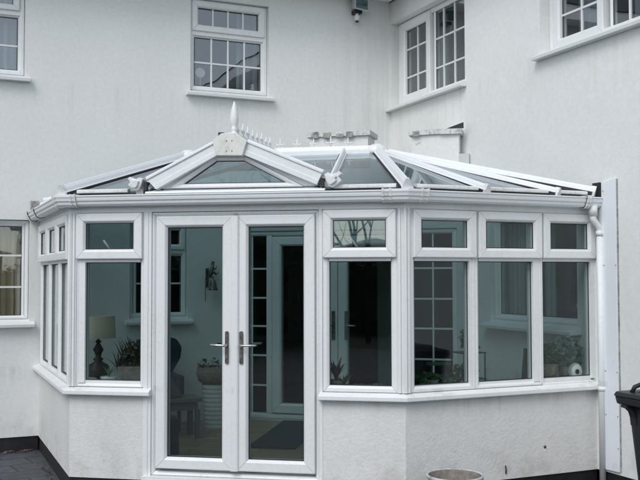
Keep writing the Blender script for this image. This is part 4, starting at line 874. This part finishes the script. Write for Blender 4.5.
p = Vector((4.20, -3.72, 3.74)); mb = MB(); mb.lathe(p, [(.001, 0), (.03, 0), (.045, .03), (.04, .06), (.001, .075)], 14); tag(mb.build('bowl', M['ceramic']), 'little white pot in the upstairs window at the right edge', 'pot')
mb = MB()
for i in range(4): mb.tube([(-.55+.11*i, .17, 3.73), (-.55+.11*i, .17, 3.80+.02*(i % 2)), (-.54+.11*i, .17, 3.84)], [.012, .007, .003], 6)
tag(mb.build('figurine', M['ceramic']), 'row of tiny pale ornaments in the upstairs window at the left edge', 'ornament')

# ------------------------------------------------------------------ the garden behind the camera (seen mirrored in the glass)
random.seed(21)
f = thing('garden_fence', 'weathered timber panel fence across the end of the garden', 'fence', (-6, -24, 0))
mb = MB()
for i in range(190): x = -22+i*.2; mb.box(WF, x, x+.185, -24.02-.012*(i % 2), -24.0-.012*(i % 2), 0, 1.85+.01*math.sin(i))
mb.build('board_panel', M['timber'], f)
nh = thing('neighbour_house', 'brown brick house with slate roof beyond the garden', 'house', (-14, -30, 0))
mb = MB(); mb.box(WF, -24, 2, -36, -29, 0, 2.7); mb.build('wall', M['brick'], nh)
mb = MB(); mb.prism([WF(-24.4, -36.4, 2.7), WF(2.4, -36.4, 2.7), WF(2.4, -28.6, 2.7), WF(-24.4, -28.6, 2.7)], [WF(-23, -32.6, 3.5), WF(1, -32.6, 3.5), WF(1, -32.4, 3.5), WF(-23, -32.4, 3.5)]); mb.build('roof', M['slate'], nh)
for x in (-20, -15, -9, -3):
    mb = MB(); mb.box(WF, x, x+1.8, -28.99, -28.95, 1.0, 2.4); w = mb.build('window', M['house_glass'], nh)
def hedge(name, lab, x0, x1, y, h, n):
    t = thing(name, lab, 'hedge', ((x0+x1)/2, y, 0)); mb = MB()
    for i in range(n):
        p = Vector((random.uniform(x0, x1), y+random.gauss(0, .35), random.uniform(.05, 1)*h*(1+.08*math.sin(i*.37)))); leafy(mb, p, .22, .22, .22, 5, .12)
    mb.build('foliage', M['hedge'], t); mb = MB(); mb.box(WF, x0+.2, x1-.2, y-.3, y+.3, 0, h*.86); mb.build('core', M['hedge'], t)
tag_h = hedge('hedge', 'dense dark green hedge on the left of the garden', -15, -10.5, -19, 2.3, 500)
t = thing('hedge', 'tall clipped dark hedge, unseen, added along the left side to darken the mirrored view', 'hedge', (-11, -8, 0)); mb = MB()  # unseen hedge added so the door glass mirrors dark instead of sky
for i in range(5200):
    p = Vector((-10.5+random.gauss(0, .12), random.uniform(-15.3, -.6), random.uniform(.02, 3.2))); leafy(mb, p, .15, .15, .15, 3, .07)
mb.build('foliage', M['hedge'], t); mb = MB(); mb.box(WF, -11.6, -10.55, -15.3, -.6, 0, 3.12); mb.build('core', M['hedge'], t)
hedge('hedge', 'dense dark green hedge straight behind the lawn', -6.5, 8, -21, 2.1, 1300)
def tree(x, y, H, seed, lab):
    random.seed(seed); t = thing('bare_tree', lab, 'tree', (x, y, 0)); tr = MB(); cr = MB()
    def grow(mb, p, d, L_, r, lv):
        pts = [p]; q = p; dd = d
        for k in range(3): dd = (dd+Vector((random.gauss(0, .12), random.gauss(0, .12), random.gauss(0, .06)+.03))).normalized(); q = q+dd*L_/3; pts.append(q)
        mb.tube(pts, [r, r*.88, r*.76, r*.64], 5 if lv > 1 else 8, caps=False)
        if lv >= 6: return
        for k in range(3):
            a = random.uniform(0, 2*PI); u = dd.orthogonal().normalized(); w = dd.cross(u); s_ = (u*math.cos(a)+w*math.sin(a)); nd = (dd*random.uniform(.55, .9)+s_*random.uniform(.45, .8)).normalized()
            grow(cr, pts[random.choice((2, 3, 3))], nd, L_*random.uniform(.62, .82), r*.55, lv+1)
    grow(tr, Vector((x, y, 0)), Vector((0, 0, 1)), H*.28, H*.0085, 0)
    tr.build('trunk', M['bark'], t, fix=False); cr.build('crown', M['bark'], t, fix=False)
tree(-8.9, -15.6, 8.5, 4, 'bare winter tree mirrored in the small vents')
tree(-11.0, -17.6, 9.0, 9, 'taller bare winter tree beside the left hedge')
